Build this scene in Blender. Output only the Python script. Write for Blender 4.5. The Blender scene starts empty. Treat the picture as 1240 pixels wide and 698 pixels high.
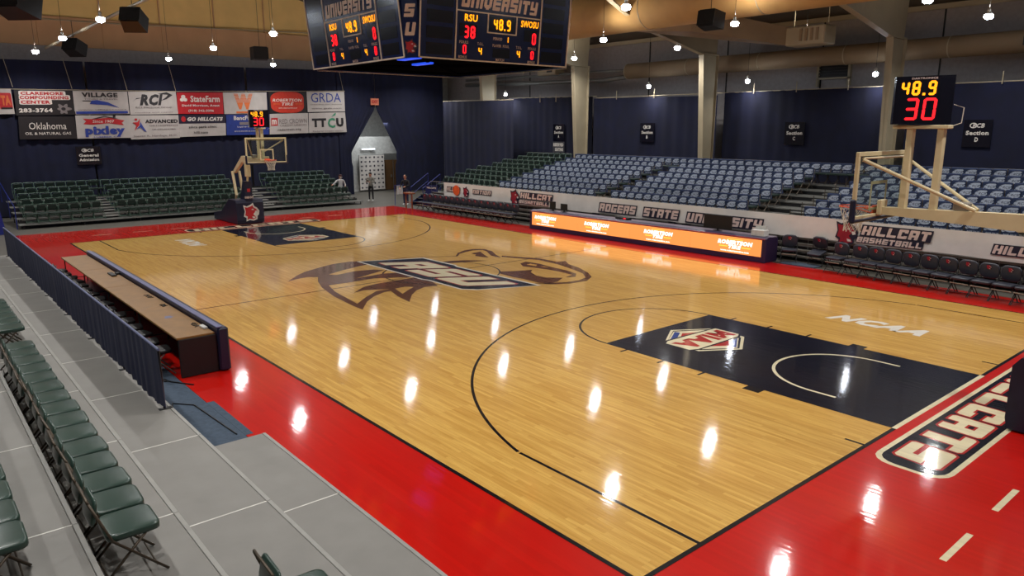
import bpy, math, random
from mathutils import Vector, Matrix
from mathutils.geometry import tessellate_polygon
random.seed(7)
S = bpy.context.scene
COL = S.collection
PI = math.pi

# ------------------------------------------------------------ camera
cd = bpy.data.cameras.new('camera'); cam = bpy.data.objects.new('camera', cd); COL.objects.link(cam)
cd.sensor_width = 36; cd.lens = 886.4458 / 1240 * 36; cd.clip_end = 200
Rr, Ru, Rb = (0.6458, 0.7635, -0.0019), (-0.1621, 0.1395, 0.9769), (0.7461, -0.6305, 0.2139)
cam.matrix_world = Matrix(((Rr[0], Ru[0], Rb[0], 18.434), (Rr[1], Ru[1], Rb[1], -12.7252), (Rr[2], Ru[2], Rb[2], 4.3885), (0, 0, 0, 1)))
S.camera = cam
# ------------------------------------------------------------ world and exposure
w = bpy.data.worlds.new('world'); S.world = w; w.use_nodes = True
w.node_tree.nodes['Background'].inputs[0].default_value = (0.5, 0.6, 0.8, 1)
w.node_tree.nodes['Background'].inputs[1].default_value = 0.02
S.view_settings.view_transform = 'Standard'; S.view_settings.look = 'None'
S.view_settings.exposure = 0.0; S.view_settings.gamma = 1.0; S.view_settings.use_curve_mapping = False
LAMP_W = 138.0        # power of one pendant lamp
LAMP_UP = 0.28        # strength of the uplight added above each lamp, relative to the lamp

# ------------------------------------------------------------ materials
def srgb(r, g, b):
    f = lambda c: (c / 255 / 12.92) if c <= 10 else ((c / 255 + 0.055) / 1.055) ** 2.4
    return (f(r), f(g), f(b), 1)
MC = {}
def mat(name, rgb, rough=0.6, metal=0.0, noise=0.12, scale=6.0, coat=0.0, bump=0.0, emit=0.0, spec=0.5, sheen=0.0, detail=3.0):
    if name in MC: return MC[name]
    m = bpy.data.materials.new(name); m.use_nodes = True; nt = m.node_tree; b = nt.nodes['Principled BSDF']
    c = srgb(*rgb)
    b.inputs['Roughness'].default_value = rough; b.inputs['Metallic'].default_value = metal
    b.inputs['Coat Weight'].default_value = coat; b.inputs['Coat Roughness'].default_value = 0.08
    b.inputs['Specular IOR Level'].default_value = spec
    b.inputs['Sheen Weight'].default_value = sheen
    if emit:
        b.inputs['Base Color'].default_value = (0.01, 0.01, 0.01, 1)
        b.inputs['Emission Color'].default_value = c; b.inputs['Emission Strength'].default_value = emit
    else:
        tc = nt.nodes.new('ShaderNodeTexCoord'); n = nt.nodes.new('ShaderNodeTexNoise')
        n.inputs['Scale'].default_value = scale; n.inputs['Detail'].default_value = detail
        nt.links.new(tc.outputs['Object'], n.inputs['Vector'])
        r = nt.nodes.new('ShaderNodeValToRGB')
        k0, k1 = 1 - noise, 1 + noise
        r.color_ramp.elements[0].position = 0.3; r.color_ramp.elements[1].position = 0.7
        r.color_ramp.elements[0].color = (c[0] * k0, c[1] * k0, c[2] * k0, 1)
        r.color_ramp.elements[1].color = (min(1, c[0] * k1), min(1, c[1] * k1), min(1, c[2] * k1), 1)
        nt.links.new(n.outputs['Fac'], r.inputs['Fac']); nt.links.new(r.outputs['Color'], b.inputs['Base Color'])
        if bump:
            bp = nt.nodes.new('ShaderNodeBump'); bp.inputs['Strength'].default_value = bump; bp.inputs['Distance'].default_value = 0.02
            nt.links.new(n.outputs['Fac'], bp.inputs['Height']); nt.links.new(bp.outputs['Normal'], b.inputs['Normal'])
    MC[name] = m
    return m

def glossy_floor(name, rgb, planks=False):
    """varnished gym floor: shared glossy top coat, fine waviness across the strips"""
    m = bpy.data.materials.new(name); m.use_nodes = True; nt = m.node_tree; L = nt.links; b = nt.nodes['Principled BSDF']
    tc = nt.nodes.new('ShaderNodeTexCoord')
    br = nt.nodes.new('ShaderNodeTexBrick')
    br.inputs['Scale'].default_value = 1.0; br.inputs['Brick Width'].default_value = 1.35; br.inputs['Row Height'].default_value = 0.057
    br.inputs['Mortar Size'].default_value = 0.0006 if planks else 0.0004; br.inputs['Bias'].default_value = 0.0
    br.offset = 0.37; br.offset_frequency = 3; br.squash = 0.7; br.squash_frequency = 2
    L.new(tc.outputs['Object'], br.inputs['Vector'])
    c = srgb(*rgb)
    if planks:
        br.inputs['Color1'].default_value = srgb(226, 182, 98); br.inputs['Color2'].default_value = srgb(206, 158, 78)
        br.inputs['Mortar'].default_value = srgb(160, 116, 54)
        mp = nt.nodes.new('ShaderNodeMapping'); mp.inputs['Scale'].default_value = (1.6, 26, 1); L.new(tc.outputs['Object'], mp.inputs['Vector'])
        g = nt.nodes.new('ShaderNodeTexNoise'); g.inputs['Scale'].default_value = 1.0; g.inputs['Detail'].default_value = 6; L.new(mp.outputs['Vector'], g.inputs['Vector'])
        rp = nt.nodes.new('ShaderNodeValToRGB'); rp.color_ramp.elements[0].position = 0.25; rp.color_ramp.elements[1].position = 0.7
        rp.color_ramp.elements[0].color = (0.72, 0.64, 0.5, 1); rp.color_ramp.elements[1].color = (1, 1, 1, 1)
        L.new(g.outputs['Fac'], rp.inputs['Fac'])
        mx = nt.nodes.new('ShaderNodeMix'); mx.data_type = 'RGBA'; mx.blend_type = 'MULTIPLY'; mx.inputs['Factor'].default_value = 0.85
        L.new(br.outputs['Color'], mx.inputs['A']); L.new(rp.outputs['Color'], mx.inputs['B'])
        L.new(mx.outputs['Result'], b.inputs['Base Color'])
    else:
        br.inputs['Color1'].default_value = tuple(x * 1.06 for x in c[:3]) + (1,); br.inputs['Color2'].default_value = tuple(x * 0.94 for x in c[:3]) + (1,)
        br.inputs['Mortar'].default_value = tuple(x * 0.8 for x in c[:3]) + (1,)
        L.new(br.outputs['Color'], b.inputs['Base Color'])
    b.inputs['Roughness'].default_value = 0.34
    b.inputs['Specular IOR Level'].default_value = 0.05
    b.inputs['Coat Weight'].default_value = 1.0; b.inputs['Coat Roughness'].default_value = 0.07; b.inputs['Coat IOR'].default_value = 1.42
    mp2 = nt.nodes.new('ShaderNodeMapping'); mp2.inputs['Scale'].default_value = (1.1, 14, 1); L.new(tc.outputs['Object'], mp2.inputs['Vector'])
    n2 = nt.nodes.new('ShaderNodeTexNoise'); n2.inputs['Scale'].default_value = 1.3; n2.inputs['Detail'].default_value = 2; L.new(mp2.outputs['Vector'], n2.inputs['Vector'])
    bp = nt.nodes.new('ShaderNodeBump'); bp.inputs['Strength'].default_value = 0.3; bp.inputs['Distance'].default_value = 0.0034
    L.new(n2.outputs['Fac'], bp.inputs['Height']); L.new(bp.outputs['Normal'], b.inputs['Coat Normal']); L.new(bp.outputs['Normal'], b.inputs['Normal'])
    return m
WOOD = glossy_floor('maple_strips', (205, 165, 100), True)
F_RED = glossy_floor('red_floor_paint', (192, 20, 10))
F_NAVY = glossy_floor('navy_floor_paint', (9, 11, 28))
F_CREAM = glossy_floor('cream_floor_paint', (226, 214, 178))
F_WHITE = glossy_floor('white_floor_paint', (232, 226, 214))
F_BLACK = glossy_floor('black_floor_line', (20, 16, 18))
F_BROWN = glossy_floor('brown_floor_stain', (92, 46, 10))
F_TRED = glossy_floor('red_floor_lettering', (170, 34, 30))
F_BLUE = glossy_floor('blue_floor_lettering', (32, 60, 130))
CONC = mat('grey_concrete', (80, 77, 70), 0.5, noise=0.1, scale=1.2, bump=0.1)
DECK = mat('grey_deck_paint', (128, 126, 121), 0.55, noise=0.07, scale=2.2, bump=0.1)
DTRIM = mat('pale_grey_nosing', (148, 147, 142), 0.45, noise=0.08)
ALU = mat('aluminium_tread', (120, 120, 116), 0.45, 0.4, noise=0.1)
DARK = mat('dark_steel', (30, 30, 32), 0.5, 0.3)
FLATB = mat('matt_dark_navy', (10, 12, 22), 1.0, spec=0.0)
BLK = mat('black_plastic', (14, 14, 16), 0.5)
NAVY = mat('navy_vinyl', (18, 22, 48), 0.42, noise=0.15)
NAVYM = mat('navy_panel', (20, 34, 84), 0.2, noise=0.05, spec=0.6)
NAVYD = mat('dark_navy_panel', (10, 12, 26), 0.2, noise=0.05, spec=0.6)
CURT = mat('navy_curtain_cloth', (7, 13, 44), 0.9, noise=0.25, scale=1.5, sheen=0.03)
SKIRT = mat('navy_skirt_cloth', (38, 43, 70), 0.85, noise=0.12, scale=3)
CARP = mat('slate_blue_carpet', (62, 76, 92), 0.95, noise=0.15, scale=12, bump=0.2)
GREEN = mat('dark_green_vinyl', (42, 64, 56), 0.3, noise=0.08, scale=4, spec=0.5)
GREEN_DIM = mat('green_vinyl_dimmed', (24, 42, 36), 0.5, noise=0.12, scale=4)  # green vinyl darkened to stand in for the weaker light on far seats
BRONZE = mat('bronze_tube', (84, 74, 62), 0.42, 0.5, noise=0.12)
GREENT = mat('green_tube', (78, 104, 90), 0.5, 0.1)
CHAR = mat('charcoal_vinyl', (44, 47, 58), 0.45, noise=0.1)
BEIGE = mat('beige_enamel', (206, 190, 150), 0.4, noise=0.05)
STEELC = mat('cream_steel', (168, 156, 130), 0.55, noise=0.07, scale=1.2)
TAN = mat('tan_duct_cloth', (188, 150, 94), 0.8, noise=0.08, scale=1.5)
TAN2 = mat('pale_tan_duct', (138, 118, 92), 0.75, noise=0.08, scale=1.5)
YEL = mat('yellow_insulation', (232, 200, 132), 0.85, noise=0.06, scale=1.0)
BRN = mat('brown_tan_insulation', (196, 156, 118), 0.85, noise=0.06, scale=1.0)
GWALL = mat('grey_wall_panel', (156, 150, 148), 0.8, noise=0.08)
ROOFM = mat('grey_roof_insulation', (84, 74, 62), 0.9, noise=0.15, scale=0.8)
VINW = mat('white_vinyl_banner', (178, 172, 168), 0.5, noise=0.07, scale=2.5, bump=0.4)
VINW2 = mat('off_white_banner', (206, 200, 194), 0.55, noise=0.06, scale=3, bump=0.3)
VINK = mat('black_vinyl_banner', (28, 24, 27), 0.5)
VINR = mat('red_vinyl_banner', (178, 24, 34), 0.5)
VINB = mat('blue_vinyl_banner', (28, 52, 130), 0.5)
INKK = mat('black_ink', (30, 28, 32), 0.5)
INKN = mat('navy_ink', (30, 26, 48), 0.5)
INKR = mat('red_ink', (176, 28, 36), 0.5)
INKB = mat('blue_ink', (36, 58, 140), 0.5)
INKW = mat('white_ink', (214, 208, 200), 0.5)
INKG = mat('grey_ink', (120, 112, 112), 0.5)
INKO = mat('orange_ink', (204, 104, 50), 0.5)
INKT = mat('teal_ink', (50, 130, 96), 0.5)
INKP = mat('pinkish_letters', (222, 198, 188), 0.4)
LAM = mat('brown_laminate', (128, 92, 44), 0.4, noise=0.15, scale=5, bump=0.05)
COVN = mat('navy_seat_cover', (44, 58, 92), 0.8)
COVL = mat('pale_blue_cover_print', (204, 214, 232), 0.7, noise=0.15, scale=20)
ORNG = mat('orange_rim', (226, 84, 40), 0.4)
NETM = mat('white_net_cord', (205, 195, 180), 0.8)
SKIN = mat('skin', (170, 120, 96), 0.6)
HOODW = mat('pale_grey_cloth', (170, 170, 170), 0.9)
CLOK = mat('black_cloth', (22, 22, 26), 0.9)
CLOG = mat('grey_cloth', (120, 116, 108), 0.9)
DOORB = mat('brown_wood_door', (92, 66, 40), 0.5, noise=0.15, scale=3)
WALLW = mat('pale_corridor_wall', (190, 190, 186), 0.8)
E_AMB = mat('amber_led', (255, 150, 10), emit=2.2)
E_RED = mat('red_led', (255, 20, 30), emit=2.2)
E_ORG = mat('orange_led_wall', (255, 150, 74), emit=1.2)
E_WHT = mat('white_led_letters', (255, 236, 226), emit=1.9)
E_YEL = mat('yellow_led_bar', (255, 190, 70), emit=1.6)
E_LAMP = mat('lamp_lens_glow', (236, 244, 255), emit=60)
E_TUBE = mat('fluorescent_tube', (235, 245, 255), emit=2.5)
E_BLU = mat('blue_led_glow', (40, 90, 255), emit=0.9)
def glass():
    m = bpy.data.materials.new('clear_glass'); m.use_nodes = True; nt = m.node_tree; nt.nodes.clear()
    o = nt.nodes.new('ShaderNodeOutputMaterial'); t = nt.nodes.new('ShaderNodeBsdfTransparent'); g = nt.nodes.new('ShaderNodeBsdfGlossy')
    t.inputs[0].default_value = (0.86, 0.9, 0.88, 1); g.inputs['Roughness'].default_value = 0.03
    x = nt.nodes.new('ShaderNodeMixShader'); f = nt.nodes.new('ShaderNodeValue'); f.outputs[0].default_value = 0.07
    nt.links.new(f.outputs[0], x.inputs[0]); nt.links.new(t.outputs[0], x.inputs[1]); nt.links.new(g.outputs[0], x.inputs[2]); nt.links.new(x.outputs[0], o.inputs[0])
    return m
GLASS = glass()

# ------------------------------------------------------------ mesh builder
def link(o, parent=None):
    COL.objects.link(o)
    if parent is not None: o.parent = parent
    return o
class MB:
    def __init__(s): s.v = []; s.f = []; s.m = []
    def add(s, vs, fs, mi=0):
        n = len(s.v); s.v += [tuple(v) for v in vs]; s.f += [tuple(i + n for i in f) for f in fs]; s.m += [mi] * len(fs)
    def box(s, x0, x1, y0, y1, z0, z1, mi=0, M=None):
        vs = [Vector((x, y, z)) for z in (z0, z1) for y in (y0, y1) for x in (x0, x1)]
        if M: vs = [M @ v for v in vs]
        s.add(vs, [(0, 2, 3, 1), (4, 5, 7, 6), (0, 1, 5, 4), (2, 6, 7, 3), (0, 4, 6, 2), (1, 3, 7, 5)], mi)
    def bbox(s, x0, x1, y0, y1, z0, z1, b=0.01, mi=0, M=None):
        """box with chamfered edges"""
        vs = []; 
        for (zz, i) in ((z0, b), (z0 + b, 0), (z1 - b, 0), (z1, b)):
            j = b
            for (x, y) in ((x0 + i + j, y0 + i), (x1 - i - j, y0 + i), (x1 - i, y0 + i + j), (x1 - i, y1 - i - j), (x1 - i - j, y1 - i), (x0 + i + j, y1 - i), (x0 + i, y1 - i - j), (x0 + i, y0 + i + j)):
                vs.append(Vector((x, y, zz)))
        if M: vs = [M @ v for v in vs]
        fs = [tuple(range(7, -1, -1)), tuple(range(24, 32))]
        for k in range(3):
            for q in range(8): fs.append((k * 8 + q, k * 8 + (q + 1) % 8, k * 8 + 8 + (q + 1) % 8, k * 8 + 8 + q))
        s.add(vs, fs, mi)
    def tube(s, pts, r, n=6, mi=0, closed=False):
        pts = [Vector(p) for p in pts]; N = len(pts); vs = []
        up = Vector((0, 0, 1))
        for i, p in enumerate(pts):
            if closed: d = pts[(i + 1) % N] - pts[i - 1]
            else: d = pts[min(i + 1, N - 1)] - pts[max(i - 1, 0)]
            d.normalize()
            a = up if abs(d.z) < 0.9 else Vector((1, 0, 0))
            e1 = d.cross(a).normalized(); e2 = d.cross(e1).normalized()
            rr = r[i] if isinstance(r, (list, tuple)) else r
            for k in range(n):
                t = 2 * PI * k / n
                vs.append(p + (e1 * math.cos(t) + e2 * math.sin(t)) * rr)
        fs = []
        for i in range(N if closed else N - 1):
            j = (i + 1) % N
            for k in range(n): fs.append((i * n + k, i * n + (k + 1) % n, j * n + (k + 1) % n, j * n + k))
        if not closed: fs += [tuple(range(n))[::-1], tuple(range((N - 1) * n, N * n))]
        s.add(vs, fs, mi)
    def prism(s, poly, fn, d0, d1, mi=0):
        """poly: 2D outline, fn(a,b,d)->3D"""
        n = len(poly); vs = [fn(a, b, d0) for a, b in poly] + [fn(a, b, d1) for a, b in poly]
        tri = tessellate_polygon([[Vector((a, b, 0)) for a, b in poly]])
        fs = [tuple(t) for t in tri] + [tuple(i + n for i in t)[::-1] for t in tri] + [(i, (i + 1) % n, (i + 1) % n + n, i + n) for i in range(n)]
        s.add(vs, fs, mi)
    def flat(s, poly, fn, d=0.0, mi=0):
        tri = tessellate_polygon([[Vector((a, b, 0)) for a, b in poly]])
        s.add([fn(a, b, d) for a, b in poly], [tuple(t) for t in tri], mi)
    def lathe(s, prof, n=12, mi=0, M=None):
        vs = []; 
        for r, z in prof:
            for k in range(n): vs.append(Vector((r * math.cos(2 * PI * k / n), r * math.sin(2 * PI * k / n), z)))
        if M: vs = [M @ v for v in vs]
        fs = []
        for i in range(len(prof) - 1):
            for k in range(n): fs.append((i * n + k, i * n + (k + 1) % n, (i + 1) * n + (k + 1) % n, (i + 1) * n + k))
        fs += [tuple(range(n))[::-1], tuple(range((len(prof) - 1) * n, len(prof) * n))]
        s.add(vs, fs, mi)
    def text(s, t, fn, cx, cy, wd, ht, d=0.0, mi=0, bold=0.0, shear=0.0, rot=0.0):
        vs, fs = text_geo(t, bold, shear)
        ca, sa = math.cos(rot), math.sin(rot)
        out = []
        for a, b in vs:
            a, b = a * wd, b * ht
            out.append(fn(cx + a * ca - b * sa, cy + a * sa + b * ca, d))
        s.add(out, fs, mi)
    def block(s, t, fn, cx, cy, wd, ht, d=0.0, mi=0, g=0.0, sh=0.25):
        """blocky slab lettering; g grows every stroke for an outline"""
        V, H = .36, .27
        L_, R_, T_, B_, M_ = (0, V, 0, 1), (1 - V, 1, 0, 1), (0, 1, 1 - H, 1), (0, 1, 0, H), (0, 1, .5 - H / 2 * .8, .5 + H / 2 * .8)
        C_ = (.5 - V / 2, .5 + V / 2, 0, 1)
        G = {'H': [L_, R_, M_], 'I': [L_], 'L': [L_, B_], 'C': [L_, T_, B_, (1 - V, 1, .62, 1), (1 - V, 1, 0, .34)], 'A': [L_, R_, T_, (0, 1, .28, .28 + H * .8)], 'T': [T_, C_],
             'S': [T_, M_, B_, (0, V, .5, 1), (1 - V, 1, 0, .5)], 'R': [L_, T_, (0, 1, .36, .36 + H * .8), (1 - V, 1, .45, 1), (.62, .94, 0, .45)], 'U': [L_, R_, B_], 'O': [L_, R_, T_, B_],
             'G': [L_, T_, B_, (1 - V, 1, 0, .52), (.5, 1, .36, .54), (1 - V, 1, .76, 1)], 'E': [L_, T_, M_, B_], 'N': [L_, R_, T_], 'V': [(0, V, .2, 1), (1 - V, 1, .2, 1), (.12, .88, .1, .34), (.3, .7, 0, .2)],
             'Y': [(0, V, .4, 1), (1 - V, 1, .15, 1), (0, 1, .36, .56), (0, 1, 0, .2)], 'B': [L_, T_, M_, B_, (1 - V, 1, 0, .46), (1 - V, 1, .54, 1)], 'K': [L_, M_, (.6, .92, .5, 1), (1 - V, 1, 0, .5)], 'M': [L_, R_, T_, C_], 'W': [L_, R_, B_, C_], 'P': [L_, T_, M_, (1 - V, 1, .45, 1)], 'D': [L_, R_, T_, B_]}
        W_ = [(.34 if c == 'I' else (1.25 if c in 'MW' else 1.0)) for c in t]; gap = .16
        tot = sum(W_) + gap * (len(t) - 1); u = wd / tot; x = cx - wd / 2; y0 = cy - ht / 2; c_ = min(u, ht) * .07
        for ch, w0 in zip(t, W_):
            RC = []
            for (a0, a1, b0, b1) in G[ch]:
                if ch == 'I': a0, a1 = 0, 1
                RC.append((x + a0 * u * w0 - g, x + a1 * u * w0 + g, y0 + b0 * ht - g, y0 + b1 * ht + g))
            X_ = sorted({round(v, 5) for r in RC for v in r[:2]}); Y_ = sorted({round(v, 5) for r in RC for v in r[2:]}); k = c_ + g * .4
            for xa, xb in zip(X_[:-1], X_[1:]):
                for ya, yb in zip(Y_[:-1], Y_[1:]):
                    mx, my = (xa + xb) / 2, (ya + yb) / 2
                    if not any(r[0] < mx < r[1] and r[2] < my < r[3] for r in RC): continue
                    pl = []; kk = min(k, (xb - xa) * .9, (yb - ya) * .9)
                    for px_, py_, sx_, sy_ in ((xa, ya, 1, 1), (xb, ya, -1, 1), (xb, yb, -1, -1), (xa, yb, 1, -1)):
                        if px_ in (X_[0], X_[-1]) and py_ in (Y_[0], Y_[-1]):
                            e = [(px_, py_ + sy_ * kk), (px_ + sx_ * kk, py_)]
                            pl += e if sx_ == sy_ else e[::-1]
                        else: pl.append((px_, py_))
                    s.flat([(p + (q - cy) * sh, q) for p, q in pl], fn, d, mi)
            x += u * (w0 + gap)
    def seg(s, t, fn, cx, cy, wd, ht, d=0.0, mi=0, th=0.16, sl=0.0):
        """seven segment digits"""
        T = {'0': 'abcdef', '1': 'bc', '2': 'abged', '3': 'abgcd', '4': 'fgbc', '5': 'afgcd', '8': 'abcdefg', '9': 'abcdfg', '6': 'afgedc', '7': 'abc'}
        units = sum(0.45 if c == '.' else (0.5 if c == ' ' else 1.0) for c in t)
        u = wd / units; x = cx - wd / 2; k = ht * th * 0.5
        for c in t:
            if c == ' ': x += u * 0.5; continue
            if c == '.':
                s.flat([(x + u * .1, cy - ht / 2), (x + u * .35, cy - ht / 2), (x + u * .35, cy - ht / 2 + 2 * k), (x + u * .1, cy - ht / 2 + 2 * k)], fn, d, mi); x += u * 0.45; continue
            x0, x1, y0, y1, ym = x + u * .12 + k, x + u * .88 - k, cy - ht / 2 + k, cy + ht / 2 - k, cy
            P = {'a': (x0, y1, x1, y1), 'd': (x0, y0, x1, y0), 'g': (x0, ym, x1, ym), 'f': (x0, ym, x0, y1), 'b': (x1, ym, x1, y1), 'e': (x0, y0, x0, ym), 'c': (x1, y0, x1, ym)}
            for q in T[c]:
                ax, ay, bx, by = P[q]
                if ay == by: pl = [(ax - k * .3, ay), (ax + k * .6, ay + k), (bx - k * .6, by + k), (bx + k * .3, by), (bx - k * .6, by - k), (ax + k * .6, ay - k)]
                else: pl = [(ax, ay - k * .3), (ax - k, ay + k * .6), (ax - k, by - k * .6), (ax, by + k * .3), (ax + k, by - k * .6), (ax + k, ay + k * .6)]
                s.flat([(a + (b - cy) * sl, b) for a, b in pl], fn, d, mi)
            x += u
    def build(s, name, mats, parent=None, smooth=False):
        me = bpy.data.meshes.new(name); me.from_pydata([tuple(v) for v in s.v], [], s.f)
        for m in (mats if isinstance(mats, (list, tuple)) else [mats]): me.materials.append(m)
        me.polygons.foreach_set('material_index', s.m)
        if smooth: me.polygons.foreach_set('use_smooth', [True] * len(me.polygons))
        me.update()
        return link(bpy.data.objects.new(name, me), parent)
TG = {}
def text_geo(t, bold, shear):
    key = (t, bold, shear)
    if key in TG: return TG[key]
    cu = bpy.data.curves.new('lettering', 'FONT'); cu.body = t; cu.size = 1; cu.offset = bold; cu.shear = shear; cu.resolution_u = 2; cu.fill_mode = 'FRONT'
    if bold: cu.space_character = 1.0 + bold * 2.2
    o = bpy.data.objects.new('lettering', cu); me = bpy.data.meshes.new_from_object(o)
    vs = [(v.co.x, v.co.y) for v in me.vertices]; fs = [tuple(p.vertices) for p in me.polygons]
    bpy.data.objects.remove(o); bpy.data.curves.remove(cu); bpy.data.meshes.remove(me)
    x0 = min(v[0] for v in vs); x1 = max(v[0] for v in vs); y0 = min(v[1] for v in vs); y1 = max(v[1] for v in vs)
    vs = [((a - (x0 + x1) / 2) / (x1 - x0), (b - (y0 + y1) / 2) / (y1 - y0)) for a, b in vs]
    TG[key] = (vs, fs); return TG[key]
def plane(o, r, u):
    o, r, u = Vector(o), Vector(r).normalized(), Vector(u).normalized(); n = r.cross(u)
    return lambda a, b, d=0.0: o + r * a + u * b + n * d
def rect(x0, x1, y0, y1): return [(x0, y0), (x1, y0), (x1, y1), (x0, y1)]
def rrect(x0, x1, y0, y1, r, n=3):
    p = []
    for cx, cy, a0 in ((x1 - r, y0 + r, -PI / 2), (x1 - r, y1 - r, 0), (x0 + r, y1 - r, PI / 2), (x0 + r, y0 + r, PI)):
        for k in range(n + 1):
            a = a0 + PI / 2 * k / n; p.append((cx + r * math.cos(a), cy + r * math.sin(a)))
    return p
def ell(cx, cy, a, b, n=20): return [(cx + a * math.cos(2 * PI * k / n), cy + b * math.sin(2 * PI * k / n)) for k in range(n)]
def thing(name, label, cat, loc=(0, 0, 0), rz=0.0, group=None):
    o = bpy.data.objects.new(name, None); o.empty_display_size = 0.1; link(o); o.location = loc; o.rotation_euler = (0, 0, rz)
    o['label'] = label; o['category'] = cat
    if group: o['group'] = group
    return o
def tag(o, label, cat, group=None):
    o['label'] = label; o['category'] = cat
    if group: o['group'] = group
    return o
def struct(o): o['kind'] = 'structure'; return o
def dup(root, loc, rz, label, group=None):
    r = root.copy(); COL.objects.link(r); r.location = loc; r.rotation_euler = (0, 0, rz); r['label'] = label
    if group: r['group'] = group
    elif 'group' in r: del r['group']
    for ch in list(root.children):
        c = ch.copy(); COL.objects.link(c); c.parent = r
        for g in list(ch.children):
            d = g.copy(); COL.objects.link(d); d.parent = c
    return r
ORD = ['first', 'second', 'third', 'fourth', 'fifth', 'sixth', 'seventh', 'eighth', 'ninth', 'tenth', 'eleventh', 'twelfth', 'thirteenth', 'fourteenth', 'fifteenth', 'sixteenth', 'seventeenth', 'eighteenth', 'nineteenth', 'twentieth', 'twenty first', 'twenty second']
def slab(poly, z0, z1, name, m, parent=None):
    b = MB(); b.prism(poly, lambda a, c, d: Vector((a, c, d)), z0, z1); return b.build(name, m, parent)

# ------------------------------------------------------------ floor and court
X, Y, LN = 14.325, 7.62, 5.79
FL = lambda a, b, d=0.0: Vector((a, b, d))
b = MB(); b.box(-31, 21, -21, 21, -0.2, 0.0); floor = struct(b.build('floor', CONC))
Z1 = 0.012
b = MB(); b.box(-18.2, 18.6, -9.25, 9.3, 0.0005, 0.010); b.build('red_border', F_RED, floor)
b = MB(); b.box(-X, X, -Y, Y, 0.0005, Z1); b.build('maple_surface', WOOD, floor)
zd = Z1 + 0.0008
def decal(name, m, polys, zz=0.0, parent=None):
    b = MB()
    for p in polys: b.flat(p, FL, zd + zz)
    return b.build(name, m, parent or floor)
def strip(x0, y0, x1, y1, w_):
    d = Vector((x1 - x0, y1 - y0)).normalized(); n = Vector((-d.y, d.x)) * w_ / 2
    return [(x0 + n.x, y0 + n.y), (x0 - n.x, y0 - n.y), (x1 - n.x, y1 - n.y), (x1 + n.x, y1 + n.y)]
def arcs(cx, cy, r, a0, a1, w_, n=48):
    out = []
    for k in range(n):
        t0 = a0 + (a1 - a0) * k / n; t1 = a0 + (a1 - a0) * (k + 1) / n
        out.append([(cx + (r - w_ / 2) * math.cos(t0), cy + (r - w_ / 2) * math.sin(t0)), (cx + (r + w_ / 2) * math.cos(t0), cy + (r + w_ / 2) * math.sin(t0)),
                    (cx + (r + w_ / 2) * math.cos(t1), cy + (r + w_ / 2) * math.sin(t1)), (cx + (r - w_ / 2) * math.cos(t1), cy + (r - w_ / 2) * math.sin(t1))])
    return out
W5 = 0.05
decal('boundary_line', F_BLACK, [strip(-X, -Y, X, -Y, .06), strip(-X, Y, X, Y, .06)], 0.0004)
for s in (1, -1):
    decal('baseline', F_BLACK, [strip(s * X, -Y, s * X, -1.83, .06), strip(s * X, 1.83, s * X, Y, .06)], 0.0004)
    decal('lane_baseline', F_CREAM, [strip(s * X, -1.83, s * X, 1.83, .075)], 0.0012)
    lane = decal('painted_lane', F_NAVY, [rect(min(s * X, s * (X - LN)), max(s * X, s * (X - LN)), -1.83, 1.83)], 0.0002)
    marks = []
    for q in (1, -1):
        marks.append(rect(*sorted((s * (X - 2.13), s * (X - 2.44))), *sorted((q * 1.83, q * 2.03))))
        for dd in (3.35, 4.27, 5.2): marks.append(strip(s * (X - dd), q * 1.83, s * (X - dd), q * 2.03, W5))
        marks.append(strip(s * X, q * 2.74, s * (X - .3), q * 2.74, W5))
        marks.append(strip(s * (X), q * 6.6, s * (X - 2.98), q * 6.6, W5))
    decal('lane_mark', F_BLACK, marks, 0.0003)
    cx = s * (X - 1.6); th = math.asin(6.6 / 6.75)
    a0, a1 = (PI - th, PI + th) if s > 0 else (-th, th)
    decal('three_point_arc', F_BLACK, arcs(cx, 0, 6.75, a0, a1, W5, 96), 0.0003)
    a0, a1 = (PI / 2, 3 * PI / 2) if s > 0 else (-PI / 2, PI / 2)
    decal('free_throw_circle', F_BLACK, arcs(s * (X - LN), 0, 1.805, a0, a1, W5), 0.0003)
    decal('restricted_arc', F_CREAM, arcs(cx, 0, 1.24, a0, a1, .06) + [strip(cx, q * 1.24, cx + s * .42, q * 1.24, .06) for q in (1, -1)], 0.0014)
    for k, yy in enumerate((-6.55, -4.95, -3.4, 2.65, 4.2, 5.8)):
        o = decal('border_dash', F_CREAM, [strip(s * 16.12, yy, s * 16.12, yy + .77, .07)], -0.0012)
decal('halfway_line', F_BLACK, [strip(0, -Y, 0, Y, W5)], 0.0002)
decal('centre_circle', F_BLACK, arcs(0, 0, 1.805, 0, 2 * PI, W5, 64), 0.0010)

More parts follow.
